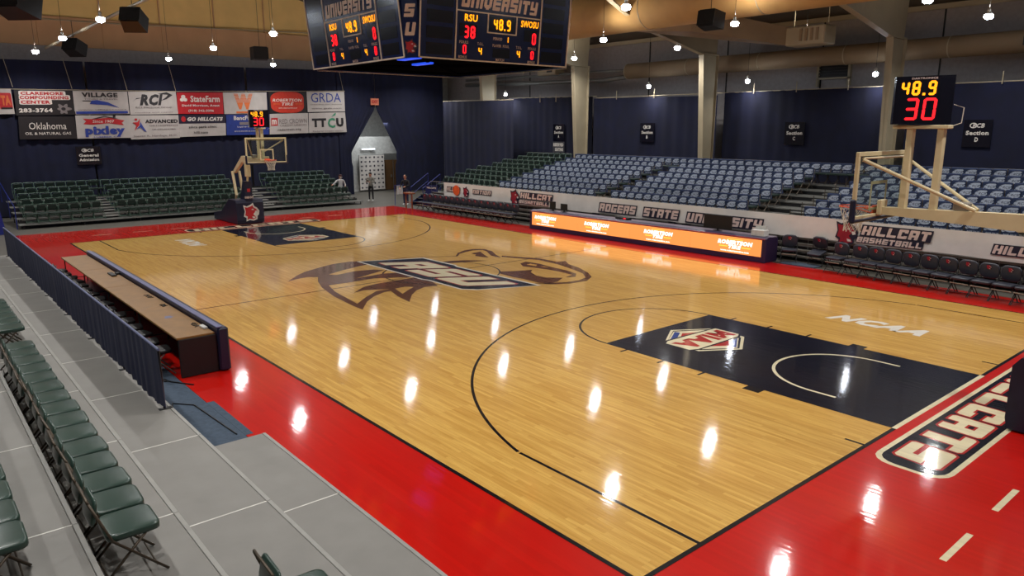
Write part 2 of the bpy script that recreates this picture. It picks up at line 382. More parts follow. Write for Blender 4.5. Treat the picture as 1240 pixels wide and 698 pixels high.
# centre bobcat
FUR = [(-1.75, -4.24), (-2.42, -3.66), (-2.85, -3.2), (-3.25, -2.47), (-3.51, -1.87), (-3.54, -1.27), (-3.42, -1.01), (-2.7, -1.04), (-2.52, -1.62), (-2.29, -2.21), (-1.97, -2.82), (-1.75, -2.67), (-1.92, -1.95), (-1.77, -1.37), (-1.47, -1.16), (-0.89, -2.5), (-0.92, -2.13), (-1.0, -1.53), (-0.87, -1.13), (-0.46, -0.91), (0.08, -1.07), (-0.13, -1.4), (-0.53, -2.08), (-0.48, -2.98), (-0.49, -3.56), (0.38, -3.8), (2.02, -4.02), (1.5, -3.48), (1.04, -2.9), (1.06, -2.49), (0.85, -2.87), (0.73, -3.13), (0.85, -3.5), (0.34, -2.92), (0.19, -2.41), (0.14, -1.75), (0.13, -1.1), (0.72, -0.93), (1.57, -1.22), (1.47, -1.61), (1.69, -2.02), (2.09, -2.43), (2.73, -2.91), (1.98, -2.8), (1.29, -2.6), (1.3, -2.8), (1.57, -3.28), (1.99, -3.72), (2.67, -4.23), (2.14, -4.22), (0.87, -4.09), (-0.34, -3.84), (-1.17, -3.56), (-1.8, -3.26), (-2.01, -3.5), (-1.94, -3.87)]
EAR = [(-2.07, 2.03), (-2.58, 2.49), (-2.9, 3.02), (-2.91, 3.46), (-2.65, 3.76), (-2.07, 3.66), (-1.35, 3.27), (-0.81, 3.07), (-1.04, 3.02), (-1.37, 3.05), (-2.12, 3.46), (-2.5, 3.57), (-2.67, 3.28), (-2.56, 2.83), (-2.38, 2.43), (-2.02, 2.08)]
EARIN = [(-2.2, 2.8), (-2.28, 3.28), (-1.75, 3.02), (-1.1, 2.74), (-1.37, 2.63), (-1.67, 2.57), (-1.86, 2.77)]
BROW = [(-1.52, 0.89), (-1.43, 1.37), (-1.24, 1.79), (-0.67, 2.37), (-0.85, 1.78), (-1.07, 1.22), (-1.31, 0.75)]
TOP = [(-1.12, 3.33), (-0.55, 3.58), (0.13, 3.96), (1.04, 3.97), (1.09, 4.29), (1.6, 3.94), (2.23, 3.77), (3.03, 3.37), (3.53, 3.0), (3.85, 2.47), (3.81, 1.85), (3.55, 1.36), (3.23, 1.09), (3.32, 1.42), (3.58, 1.86), (3.63, 2.36), (3.48, 2.79), (3.0, 3.17), (2.46, 3.36), (1.36, 3.66), (0.37, 3.73), (-0.35, 3.4), (-0.92, 3.16)]
EYE = [(0.47, 2.82), (0.31, 3.19), (0.87, 3.28), (1.56, 3.18), (2.27, 3.14), (2.87, 3.01), (3.22, 2.63), (3.06, 2.36), (2.94, 2.77), (2.42, 2.82), (1.89, 2.8), (1.39, 2.7), (0.88, 2.57)]
MOUTH = [(1.1, 1.45), (1.37, 1.93), (1.54, 2.39), (1.8, 2.1), (2.3, 1.87), (2.73, 1.91), (3.07, 2.25), (3.36, 1.75), (3.41, 1.39), (3.14, 1.22), (2.41, 1.24), (1.98, 1.19), (1.38, 1.22)]
decal('bobcat_emblem', F_BROWN, [FUR, EAR, EARIN, BROW, TOP, EYE, MOUTH, strip(-3.05, -.6, -2.95, .6, .07), strip(-2.95, .6, -2.05, 2.06, .06), strip(3.1, 1.1, 3.5, 1.35, .06)], 0.0006)
decal('emblem_highlight', WOOD, [[(1.11, -2.35), (1.07, -2.02), (1.27, -1.84), (1.47, -2.14), (1.79, -2.53)], [(0.75, 2.85), (0.7, 3.05), (1.0, 3.08), (1.15, 2.9)], [(1.3, 2.95), (1.35, 3.08), (1.6, 3.05)]], 0.0008)
RS = [(-3.35, -1.05), (-2.52, .97), (-.7, 1.0), (-.45, .90), (3.4, .98), (2.72, -.68), (2.35, -.98), (.75, -.98), (.5, -1.05)]
def grow(p, k):
    cx = sum(a for a, _ in p) / len(p); cy = sum(c for _, c in p) / len(p)
    return [(cx + (a - cx) * (1 + k / 3.2), cy + (c - cy) * (1 + k / 1.0)) for a, c in p]
decal('logo_outline', F_WHITE, [grow(RS, .05)], 0.0014)
decal('logo_field', F_NAVY, [grow(RS, -.03)], 0.0018)
b = MB(); b.block('RSU', FL, .1, -.02, 4.75, 1.32, zd + .0022, 0, .05, .62); b.build('logo_red_edge', F_TRED, floor)
b = MB(); b.block('RSU', FL, .1, -.02, 4.75, 1.32, zd + .0026, 0, .0, .62); b.build('logo_letters', F_CREAM, floor)
# NCAA marks
b = MB(); b.text('NCAA', plane((11.5, 3.95, 0), (1, 0, 0), (0, 1, 0)), 0, 0, 2.1, .62, zd + .0008, 0, .06, .4)
b.build('ncaa_lettering', F_WHITE, floor)
b = MB(); b.text('NCAA', plane((-11.4, -4.0, 0), (-1, 0, 0), (0, -1, 0)), 0, 0, 2.1, .62, zd + .0008, 0, .06, .4)
b.build('ncaa_lettering', F_WHITE, floor)
# lane emblems (two overlapping hexagons)
for s in (1, -1):
    fn = plane((0, 0, 0), (s, 0, 0), (0, s, 0))
    b = MB(); K = zd + .0006
    ha = [(9.27, -.80), (8.78, .02), (9.31, .84), (9.5, .75), (9.5, -.85)]; hb = [(10.12, -.82), (10.62, -.04), (10.14, .78), (9.95, .8), (9.95, -.8)]
    b.flat(ha, fn, K, 0); b.flat(hb, fn, K, 0)
    b.flat([(9.27, -.72), (8.85, .02), (9.31, .75), (9.5, .65), (9.5, -.75)], fn, K + .0003, 3); b.flat([(10.1, -.73), (10.55, -.04), (10.12, .69), (9.9, .7), (9.9, -.7)], fn, K + .0003, 3)
    b.flat([(9.24, -.66), (8.9, -.03), (9.3, .64), (9.45, .5), (9.45, -.62)], fn, K + .0006, 0); b.flat([(10.08, -.66), (10.5, -.04), (10.12, .6), (9.95, .6), (9.95, -.6)], fn, K + .0006, 0)
    b.flat([(9.26, -.62), (8.93, -.03), (9.05, .0), (9.36, -.55)], fn, K + .0009, 2); b.flat([(10.1, .4), (10.09, .6), (10.47, -.03), (10.35, -.03)], fn, K + .0009, 2)
    b.flat([(9.39, -.48), (9.11, .0), (9.36, .47), (9.45, .2)], fn, K + .0009, 1); b.flat([(10.05, -.4), (10.03, .35), (10.3, -.02)], fn, K + .0009, 1)
    b.flat([(9.33, -.92), (9.22, -.75), (9.30, .93), (9.95, .93), (10.08, .72), (10.08, -.72), (9.98, -.93)], fn, K + .0012, 3)
    b.flat([(9.36, -.88), (9.28, -.72), (9.34, .88), (9.94, .88), (10.03, .7), (10.03, -.7), (9.95, -.88)], fn, K + .0015, 0)
    b.text('MIAA', plane(fn(9.68, 0), (0, -s, 0), (s, 0, 0)), 0, 0, 1.62, .5, K + .0018, 1, .07)
    b.build('conference_emblem', [F_CREAM, F_TRED, F_BLUE, F_NAVY], floor)
    # end lettering on the red border
    b = MB(); fn2 = plane((s * 14.98, 0, 0), (0, -s, 0), (s, 0, 0)); K = .0105
    b.flat(rrect(-3.1, 3.1, -.47, .5, .3, 4), fn2, K, 0); b.flat(rrect(-3.03, 3.03, -.40, .43, .26, 4), fn2, K + .0004, 1)
    b.block('HILLCATS', fn2, 0, 0.01, 5.5, .60, K + .0008, 2, .035, .1); b.block('HILLCATS', fn2, 0, 0.01, 5.5, .60, K + .0012, 0, .0, .1)
    b.build('end_lettering', [F_CREAM, F_NAVY, F_TRED], floor)

# ------------------------------------------------------------ walls and roof
def wallbox(name, m, x0, x1, y0, y1, z0, z1):
    b = MB(); b.box(x0, x1, y0, y1, z0, z1); return struct(b.build(name, m))
we = wallbox('wall_end', GWALL, -31.2, -30.9, 16, 21, 0, 14)
# the end wall: corridor opening is behind the curtain, panels above
b = MB(); b.box(-28.3, -28.0, 10.6, 16.6, 6.3, 8.65); b.box(-28.3, -28.0, -21, 10.6, 0, 8.65)
endw = struct(b.build('wall_end', GWALL))
ys = [-21 + 3.05 * k for k in range(14)]
for k in range(13):
    b = MB(); b.bbox(-28.5 if k % 2 else -28.51, -27.9, ys[k] + .004, ys[k + 1] - .004, 8.65, 10.1 + .01 * k, .012); b.build('insulation_panel', BRN, endw)
    b = MB(); b.bbox(-28.6, -28.1, ys[k] + .004, ys[k + 1] - .004, 10.1 + .01 * k, 15.2, .012); b.build('upper_panel', YEL, endw)
    b = MB(); b.box(-28.1, -28.02, ys[k] - .03, ys[k] + .03, 10.2, 14.8); b.build('seam_batten', BRN, endw)
b = MB(); b.tube([(-27.85, -21, 9.75), (-27.85, -2, 10.0), (-27.85, 10, 10.4), (-27.85, 18, 10.7)], .035); b.build('cable', STEELC, endw)
# corridor behind the parted curtain
b = MB(); b.box(-31.0, -30.8, 9.5, 21, 0, 6.3); b.box(-30.8, -28.3, 10.4, 10.55, 0, 6.3); b.box(-31, -28.3, 9.5, 17.5, 6.3, 6.4)
struct(b.build('wall_corridor', WALLW))
b = MB(); b.box(-31, -28.35, 9.0, 21, 6.4, 8.6); struct(b.build('wall_corridor_upper', WALLW))
side = wallbox('wall_side', GWALL, -31, 21, 20.5, 20.8, 0, 9.2)
for k in range(9):
    b = MB(); b.box(-24 + 5.0 * k, -23.95 + 5.0 * k, 20.46, 20.5, 5.8, 9.0); b.build('wall_seam', DARK, side)
wallbox('wall_left', GWALL, -31, 21, -21, -20.7, 0, 9.2)
wallbox('wall_back', GWALL, 21, 21.3, -21, 21, 0, 15)
b = MB()
prof = [(-21, 8.9), (0, 14.9), (21, 8.9), (21, 9.2), (0, 15.2), (-21, 9.2)]
b.prism(prof, lambda a, c, d: Vector((d, a, c)), -31.2, 21.3); ceil = struct(b.build('ceiling', ROOFM))
for yy in (20, 18.2, 16.4, 14.6, 12.8, 8, 4, -4, -8, -12, -16):
    zz = 14.9 - abs(yy) * 6 / 21 - .14
    b = MB(); b.box(-28, 20.9, yy - .05, yy + .05, zz - .1, zz + .1); b.build('purlin', STEELC, ceil)

# steel frames: column > flanges, rafter
def frame(xc, label):
    t = thing('steel_frame', label, 'column', (xc, 17.2, 0), group=None)
    w_, f_ = .13, .02
    b = MB()
    # web, tapered: inner edge leans to the court with height
    b.prism([(-.12, 0), (.45, 0), (.55, 7.7), (-.62, 7.7)], lambda a, c, d: Vector((d, a, c)), -.012, .012); b.build('web', STEELC, t)
    b = MB(); b.prism([(-.12, 0), (-.10, 0), (-.60, 7.7), (-.62, 7.7)], lambda a, c, d: Vector((d, a, c)), -w_, w_); b.build('inner_flange', STEELC, t)
    b = MB(); b.prism([(.45, 0), (.48, 0), (.58, 7.7), (.55, 7.7)], lambda a, c, d: Vector((d, a, c)), -w_, w_); b.build('outer_flange', STEELC, t)
    b = MB(); b.prism([(-.62, 7.7), (.55, 7.7), (.72, 9.5), (-17.2, 14.6), (-17.2, 13.9), (-6, 10.0), (-4.9, 8.55)], lambda a, c, d: Vector((d, a, c)), -.012, .012); b.build('rafter_web', STEELC, t)
    b = MB(); b.prism([(-.62, 7.7), (-4.9, 8.55), (-17.2, 13.9), (-17.2, 13.86), (-4.9, 8.5), (-.62, 7.66)], lambda a, c, d: Vector((d, a, c)), -w_, w_); b.build('rafter_flange', STEELC, t)
    b = MB(); b.box(-w_, w_, -.65, .6, 7.66, 7.72); b.build('cap_plate', STEELC, t)
    b = MB(); b.box(-.2, .2, -.2, .55, 0, .03); b.build('base_plate', STEELC, t)
    return t
frame(5.65, 'cream tapered steel column rising behind the shot clock on the near hoop')
frame(-2.75, 'cream tapered steel column right of the Section B sign')
frame(-11.1, 'cream tapered steel column just right of the hanging scoreboard')
frame(-19.3, 'cream steel column showing only its top below the scoreboard')
frame(14.0, 'cream steel column beyond the right edge of the view')

# ducts
def duct(name, label, ax, c0, c1, y, z_, r, m, seg_=2.4):
    t = thing(name, label, 'duct', (0, 0, 0))
    b = MB(); b.tube([(c0, y, z_), (c1, y, z_)] if ax == 0 else [(y, c0, z_), (y, c1, z_)], r, 24)
    b.build('sleeve', m, t, True)
    n = int((c1 - c0) / seg_)
    for k in range(n + 1):
        c = c0 + (c1 - c0) * k / n
        b = MB(); b.tube([(c - .02, y, z_), (c + .02, y, z_)], r + .012, 24); b.build('hoop_seam', STEELC, t, False)
    return t
duct('air_duct', 'large round tan fabric duct hanging high above the far side of the court', 0, -7.5, 19, 12.2, 9.2, .85, TAN, 5)
t = duct('air_duct', 'slimmer round tan duct running behind the columns above the side curtain', 0, -9.2, 19, 17.9+1.1, 7.38, .40, TAN2, 4)
b = MB()
for xx, zz in ((9.7, 7.35), (-3.9, 7.4)): b.box(xx - .3, xx + .3, 18.52, 18.62, zz - .14, zz + .16)
b.build('vent_grille', BLK, t)
t = thing('air_duct', 'pale metal pipe duct continuing left from the tan duct behind scoreboard', 'duct')
b = MB(); b.tube([(-9.4, 19, 7.1), (-11, 19, 7.0), (-16, 19, 7.1), (-24, 19, 7.3)], .13, 10); b.tube([(-9.4, 19, 7.45), (-12, 19, 7.5), (-24, 19, 7.6)], .08, 8); b.build('pipe', ALU, t, True)
b = MB()
for xx in (-22, -18, -13): b.tube([(xx, 19, 7.1), (xx, 19, 9.45)], .02)
b.build('hanger_rod', STEELC, t)
b = MB(); b.bbox(-16.2, -14.6, 18.6, 19.4, 7.5, 8.1, .04); b.build('air_box', STEELC, t)
b = MB(); b.box(-15.3, -14.9, 18.55, 18.6, 7.65, 7.95); b.build('grille', BLK, t)
t = thing('air_duct', 'dark tan square duct branching from the big duct to a metal box', 'duct')
b = MB(); b.add([(-3.4, 12.3, 8.42), (-.2, 12.3, 8.1), (-.2, 12.3, 9.0), (-3.4, 12.3, 9.0), (.9, 15.3, 7.75), (2.6, 15.3, 7.5), (2.6, 15.3, 8.15), (.9, 15.3, 8.4)], [(0, 1, 5, 4), (1, 2, 6, 5), (2, 3, 7, 6), (3, 0, 4, 7), (0, 3, 2, 1), (4, 5, 6, 7)]); b.build('branch', TAN2, t)
b = MB(); b.bbox(2.3, 3.9, 15.0, 15.9, 7.5, 8.2, .04); b.build('air_box', STEELC, t)
b = MB()
for k in range(4): b.box(2.9 + k * .22, 3.0 + k * .22, 14.97, 15.0, 7.65, 8.1)
b.build('louvre', TAN2, t)
b = MB()
for xx in (2.4, 3.8): b.tube([(xx, 15.45, 8.2), (xx, 15.45, 10.3)], .015)
b.build('hanger_rod', STEELC, t)
t = thing('wall_vent', 'dark square louvre in pale frame on the grey wall above side curtain', 'vent')
b = MB(); b.box(.9, 1.0, 20.3, 20.5, 6.2, 7.5); b.box(2.35, 2.45, 20.3, 20.5, 6.2, 7.5); b.box(.9, 2.45, 20.3, 20.5, 7.4, 7.5); b.box(.9, 2.45, 20.3, 20.5, 6.5, 6.58); b.build('frame', STEELC, t)
b = MB()
for k in range(6): b.box(1.0, 2.35, 20.35, 20.42, 6.6 + k * .13, 6.66 + k * .13)
b.box(1.0, 2.35, 20.44, 20.5, 6.55, 7.4); b.build('slat', BLK, t)

# ------------------------------------------------------------ curtains
def curtain(label, P0, P1, z0a, z0b, z1a, z1b, pitch=.62, amp=.024, m=CURT, gap=None):
    """pleated cloth from P0 to P1 (xy) ; z0 bottom, z1 top at both ends"""
    P0, P1 = Vector(P0), Vector(P1); d = P1 - P0; Ln = d.length; d.normalize(); n = Vector((-d.y, d.x))
    N = max(8, int(Ln / pitch * 6)); vs = []; fs = []; rows = 6; ph = random.random() * 6
    for i in range(N + 1):
        t = i / N; s = t * Ln
        q = math.sin(s / pitch * 2 * PI + ph + .9 * math.sin(s * 1.7)) * amp * (0.7 + .4 * math.sin(s * .9 + ph))
        for j in range(rows + 1):
            u = j / rows; za = z0a + (z0b - z0a) * t; zb = z1a + (z1b - z1a) * t
            p = P0 + d * s + n * (q * (1.1 - .45 * u))
            vs.append((p.x, p.y, za + (zb - za) * u))
    for i in range(N):
        for j in range(rows): fs.append((i * (rows + 1) + j, (i + 1) * (rows + 1) + j, (i + 1) * (rows + 1) + j + 1, i * (rows + 1) + j + 1))
    b = MB(); b.add(vs, fs); o = b.build('navy_curtain', m, None, True); tag(o, label, 'curtain')
    return o
# end wall, left of the parted opening
curtain('long navy curtain behind the left block of the end bleacher', (-26.0, -14), (-26.0, -4.2), .05, .05, 7.6, 7.78, .55, .04)
curtain('long navy curtain behind the hoop end of the end bleacher', (-26.02, -4.1), (-26.02, 4.2), .05, .05, 7.78, 7.9, .55, .04)
curtain('navy curtain ending left of the sponsor banners and parted opening', (-26.0, 4.3), (-26.0, 10.2), .05, .05, 7.9, 8.0, .5, .04)
def drape(label, ys_, side_):
    """half of the parted curtain: ys_(z) gives the tied-back edge"""
    vs = []; fs = []; NR, NC = 26, 22
    for j in range(NR + 1):
        zz = .06 + (8.0 - .06) * j / NR; e = ys_(zz); far = 10.1 if side_ < 0 else 18.35
        for i in range(NC + 1):
            t = i / NC; y = e + (far - e) * t
            vs.append((-25.95 + .07 * math.sin(t * 2 * PI * 8.5) * (1.1 - .5 * t), y, zz))
    for j in range(NR):
        for i in range(NC): fs.append((j * (NC + 1) + i, j * (NC + 1) + i + 1, (j + 1) * (NC + 1) + i + 1, (j + 1) * (NC + 1) + i))
    b = MB(); b.add(vs, fs); return tag(b.build('navy_curtain', CURT, None, True), label, 'curtain')
drape('navy drape tied back on the left of the tent shaped opening', lambda z_: 11.0 if z_ < 2.0 else (10.93 + (z_ - 2.0) * 0 if z_ < 2.85 else min(12.83, 10.93 + (z_ - 2.85) * .665)), -1)
drape('navy drape tied back on the right of the tent shaped opening', lambda z_: 14.25 if z_ < 2.0 else (14.36 if z_ < 2.85 else max(12.86, 14.36 - (z_ - 2.85) * .52)), 1)
curtain('navy side curtain from the corner to behind the green seats', (-23.3, 16.5), (-16.0, 16.52), .05, .05, 6.12, 6.02)
curtain('navy side curtain behind the Section A sign', (-19.6, 18.4), (-11.3, 18.42), .05, .05, 6.25, 6.12)
curtain('navy side curtain hanging behind the Section B sign', (-11.2, 18.4), (-3.0, 18.42), .05, .05, 6.0, 5.9)
curtain('navy side curtain hanging behind the Section C sign', (-2.6, 18.4), (5.4, 18.42), .05, .05, 6.0, 6.02)
curtain('navy side curtain hanging behind the Section D sign', (5.8, 18.4), (16, 18.42), .05, .05, 5.98, 5.95)
b = MB(); b.tube([(-23.3, 16.5, 6.13), (-16, 16.52, 6.03)], .02); b.tube([(-19.6, 18.42, 6.25), (-11, 18.42, 6.12)], .02); b.tube([(-11, 18.42, 6.02), (16, 18.42, 5.98)], .02)
for xx in (-15.6, -14.2, -9.4, -6.8, -1.0, 1.1, 3.4, 9.0): b.tube([(xx, 18.3, 5.9), (xx, 18.3, 6.35)], .02)
tag(b.build('curtain_rail', STEELC), 'thin cream rail and hangers along the side curtain top', 'rail')

# ------------------------------------------------------------ corridor things seen through the opening
t = thing('backdrop_banner', 'white step and repeat backdrop with navy marks beyond the parted curtain', 'banner', (-27.9, 13.5, 0))
b = MB(); b.box(-.02, .02, -.98, 1.0, .12, 2.52); b.build('sheet', VINW2, t)
b = MB(); fn = plane((.025, 0, 0), (0, 1, 0), (0, 0, 1))
for j in range(8):
    for i in range(6):
        cx = -.82 + i * .33 + (j % 2) * .03; cy = .28 + j * .3
        if (i + j) % 2: b.text('RSU', fn, cx, cy, .17, .1, 0, 0, .08)
        else: b.flat(ell(cx, cy, .07, .08, 7), fn, 0, 0)
b.build('printed_mark', INKN, t)
b = MB(); b.tube([(-.03, -.98, 0), (-.03, -.98, 2.55), (-.03, 1.0, 2.55), (-.03, 1.0, 0)], .02); b.build('stand', ALU, t)
b = MB(); b.bbox(-28.3, -28.2, 14.65, 16.2, .02, 2.15, .01); d1 = struct(b.build('door_1', DOORB))
b = MB(); b.box(-28.2, -28.17, 15.40, 15.42, .05, 2.12); b.box(-28.2, -28.12, 15.2, 15.24, .9, 1.1); b.build('door_handle', ALU, d1)
b = MB(); b.bbox(-28.3, -27.9, 11.4, 12.2, 3.3, 3.38, .01); t = tag(b.build('shelf_ledge', WALLW), 'pale ledge high inside the parted opening', 'ledge')
t = thing('tube_light', 'glowing fluorescent tube on the corridor wall above the backdrop', 'lamp', (-28.1, 13.35, 2.95))
b = MB(); b.tube([(.1, -.5, 0), (.1, .5, 0)], .045, 8); b.build('tube', E_TUBE, t); b = MB(); b.box(0, .05, -.55, .55, -.05, .05); b.build('housing', WALLW, t)
b = MB(); b.box(-28.25, -28.2, 13.5, 14.65, 2.2, 2.26); b.box(-28.3, -28.2, 10.6, 17, 2.6, 3.8); struct(b.build('wall_corridor_front', WALLW))
b = MB(); b.box(-28.3, -28.2, 10.5, 14.6, 0, 2.6); struct(b.build('wall_corridor_low', WALLW))
la = bpy.data.lights.new('corridor_fill', 'AREA'); la.energy = 90; la.size = 1.5; la.color = (.92, .97, 1)  # added fill light with no fitting, brightens the corridor walls
lo = bpy.data.objects.new('corridor_fill', la); link(lo); lo.location = (-26.5, 13.0, 5.0); lo.rotation_euler = (0, math.radians(25), 0)
t = thing('exit_sign', 'small orange exit sign above the tent shaped opening', 'sign', (-25.86, 12.75, 6.1))
b = MB(); b.bbox(0, .06, -.3, .3, -.22, .22, .01); b.build('case', mat('sign_orange', (220, 130, 100), .5), t)
b = MB(); b.text('EXIT', plane((.065, 0, 0), (0, 1, 0), (0, 0, 1)), 0, 0, .45, .2, 0, 0, .05); b.build('lettering', INKR, t)

# ------------------------------------------------------------ sponsor banners
BQ = [[(-8.6, 6.28), (-7.5, 6.29), (-7.47, 5.11), (-8.6, 5.06)], [(-7.37, 6.25), (-4.88, 6.29), (-4.83, 5.09), (-7.42, 5.03)], [(-7.35, 4.99), (-4.91, 5.01), (-4.89, 3.88), (-7.42, 3.87)], [(-4.84, 6.29), (-2.28, 6.32), (-2.28, 5.16), (-4.86, 5.09)], [(-4.86, 5.06), (-2.29, 5.08), (-2.33, 3.9), (-4.89, 3.88)], [(-2.24, 6.32), (0.2, 6.39), (0.22, 5.19), (-2.24, 5.12)], [(-2.29, 5.09), (0.21, 5.12), (0.18, 3.87), (-2.34, 3.81)], [(0.24, 6.35), (2.79, 6.42), (2.73, 5.21), (0.22, 5.19)], [(0.21, 5.14), (2.83, 5.17), (2.77, 3.99), (0.19, 3.92)], [(2.79, 6.42), (5.39, 6.5), (5.35, 5.24), (2.78, 5.21)], [(2.87, 5.17), (5.45, 5.19), (5.36, 4.02), (2.82, 3.99)], [(5.5, 6.55), (7.93, 6.62), (7.9, 5.32), (5.51, 5.29)], [(5.5, 5.24), (7.96, 5.32), (7.93, 4.1), (5.41, 4.02)], [(7.96, 6.62), (10.54, 6.69), (10.53, 5.45), (7.96, 5.38)], [(8.01, 5.32), (10.53, 5.4), (10.58, 4.14), (7.96, 4.1)]]
def T(s, cx, cy, w_, h_, m, bold=.02, sh=0.0): return ('t', s, cx, cy, w_, h_, m, bold, sh)
def Pg(pts, m): return ('p', pts, m)
BC = [
 (VINW, 'white sponsor banner at the left end showing dark red lettering', [Pg(rrect(.5, .97, .2, .85, .05), INKR), T('TA', .75, .55, .36, .4, INKO, .06), Pg(rect(.55, .95, .2, .27), VINK)]),
 (VINK, 'black banner with red outlined lettering and phone number 283-3764', [Pg(rrect(.07, .88, .8, .98, .04), INKW), Pg(rrect(.07, .95, .62, .82, .04), INKW), Pg(rrect(.07, .62, .43, .64, .04), INKW), T('CLAREMORE', .47, .88, .74, .13, INKR, .05), T('COMPOUNDING', .5, .71, .84, .14, INKR, .05), T('CENTER', .34, .53, .5, .14, INKR, .05), T('283-3764', .33, .2, .56, .17, INKW, .04)] + [Pg([(.8 + .02 * math.cos(a) + .13 * math.cos(t_) * math.cos(a) - .04 * math.sin(t_) * math.sin(a), .25 + .24 * math.cos(t_) * math.sin(a) + .08 * math.sin(t_) * math.cos(a)) for t_ in [k * .5236 for k in range(12)]], INKG) for a in (0, 1.05, 2.1)] + [Pg(ell(.8, .25, .04, .07, 10), VINK)]),
 (VINK, 'black banner reading Oklahoma Oil and Natural Gas', [T('Oklahoma', .5, .58, .66, .3, INKW, .0), T('OIL & NATURAL GAS', .5, .25, .8, .12, INKW, .01)]),
 (VINW, 'white banner reading VILLAGE over a blue swoosh', [T('VILLAGE', .48, .84, .66, .2, INKK, .05), T('TOURS & TRAVEL', .5, .66, .62, .06, INKG), Pg([(.15, .6), (.3, .6), (.34, .56), (.16, .57)], INKK), Pg([(.32, .6), (.42, .62), (.62, .52), (.82, .28), (.6, .4), (.28, .45)], INKB), T('www.villagetours', .5, .2, .9, .06, INKG), Pg(rect(.02, .97, .03, .14), INKB)]),
 (VINW, 'white banner with a red ribbon and blue lettering pixley', [Pg([(.13, .62), (.18, .74), (.13, .86), (.3, .84), (.6, .9), (.9, .78), (.84, .68), (.88, .56), (.6, .66), (.3, .6)], INKR), Pg([(.28, .84), (.52, .98), (.78, .86), (.7, .86), (.52, .93), (.36, .84)], INKK), Pg(rect(.68, .73, .9, 1.0), INKK), T('Since 1907', .5, .74, .4, .12, INKW, .01, .1), T('pixley', .52, .3, .74, .48, INKB, .06), T('LUMBER CO', .55, .06, .5, .06, INKB)]),
 (VINW, 'white banner with big black italic letters RCI', [T('RCI', .46, .64, .5, .5, INKK, .06, .3), Pg([(.6, .9), (.8, .98), (.92, .85), (.78, .66), (.66, .6), (.78, .76), (.82, .86)], INKK), Pg([(.06, .55), (.16, .72), (.3, .74), (.12, .66)], INKK), T('RCI Electrical Group', .5, .3, .76, .1, INKG), T('roofing and repair', .5, .08, .8, .05, INKG)]),
 (VINW, 'white banner reading ADVANCED beside a red and blue figure', [T('ADVANCED', .64, .74, .68, .16, INKK, .06), T('ORTHOPEDICS', .68, .56, .6, .07, INKG), T('OF OKLAHOMA', .68, .4, .5, .06, INKG), T('Steven R. Hardage, M.D.', .5, .12, .9, .1, INKG), Pg(ell(.12, .82, .03, .05, 8), INKR), Pg([(.05, .7), (.15, .72), (.2, .86), (.18, .6), (.08, .35), (.12, .58)], INKR), Pg([(.2, .74), (.26, .5), (.32, .3), (.27, .34), (.2, .5), (.12, .42), (.2, .6)], INKB)]),
 (VINR, 'red insurance banner with white lettering and three ovals', [T('StateFarm', .6, .7, .64, .3, INKW, .03), Pg(ell(.1, .66, .045, .09, 10), INKW), Pg(ell(.13, .8, .045, .09, 10), INKW), Pg(ell(.17, .66, .045, .09, 10), INKW), T('David Morrison, Agent', .5, .38, .82, .13, INKW, .03), T('(918) 342-3296', .5, .14, .56, .13, INKW, .03)]),
 (VINW, 'white banner with a dark strip lettered GO HILLCATS', [Pg(rect(0, 1, .6, 1), INKN), T('GO HILLCATS', .56, .8, .76, .18, INKW, .06, .25), Pg(ell(.1, .8, .05, .13, 8), INKR), T('silica park clinic', .5, .42, .6, .14, INKK, .01), T('hilli.com', .45, .18, .3, .12, INKK, .01)]),
 (VINW, 'white banner with a large orange striped W', [T('W', .45, .58, .44, .74, INKO, .08)] + [Pg(rect(.2, .72, .55 + k * .09, .575 + k * .09), VINW) for k in range(5)] + [Pg(rect(.27, .68, .04, .12), INKO)]),
 (VINB, 'blue banner partly behind the far shot clock', [T('BancFirst', .42, .84, .5, .2, INKW, .03), Pg(rect(.3, .72, .5, .64), INKG), T('Loyal to Oklahoma', .5, .4, .5, .08, INKW), T('www.bancfirst.com', .42, .2, .5, .06, INKW)]),
 (VINK, 'black banner with a big orange red oval reading ROBERTSON TIRE', [Pg(rrect(.04, .92, .01, .99, .3, 6), mat('orange_red_vinyl', (190, 52, 34), .5)), T('ROBERTSON', .48, .6, .78, .14, INKW, .02, .2), T('TIRE', .48, .42, .32, .14, INKW, .02, .2), T('www.robertsontire.com', .48, .24, .5, .05, INKW), Pg(rect(.1, .28, .41, .44), INKO), Pg(rect(.68, .88, .41, .44), INKO)]),
 (VINW, 'white banner reading RED CROWN with a small red crown block', [Pg(rect(.03, .2, .42, .8), INKR), T('m', .11, .6, .12, .24, INKW, .04), T('RED CROWN', .6, .62, .72, .22, INKG, 0), T('CREDIT UNION', .6, .42, .7, .09, INKG, 0), T('redcrown.org', .5, .2, .6, .14, INKK, .01)]),
 (VINW, 'white banner with slim blue letters GRDA', [T('GRDA', .5, .7, .8, .46, INKB, 0), Pg([(.8, .8), (.84, .58), (.9, .5), (.84, .66)], INKB), T('Grand River Dam Authority', .5, .36, .86, .07, INKG), T('www.grda.com', .5, .16, .8, .1, INKG)]),
 (VINW, 'white banner reading TTCU with a green leaf', [T('TT', .27, .5, .38, .44, INKK, .06), T('C', .6, .48, .2, .5, INKT, .03), Pg([(.6, .78), (.7, .96), (.74, .98), (.72, .86)], INKT), T('U', .83, .5, .2, .44, INKK, .06), T('Federal Credit Union', .5, .08, .8, .07, INKG)]),
]
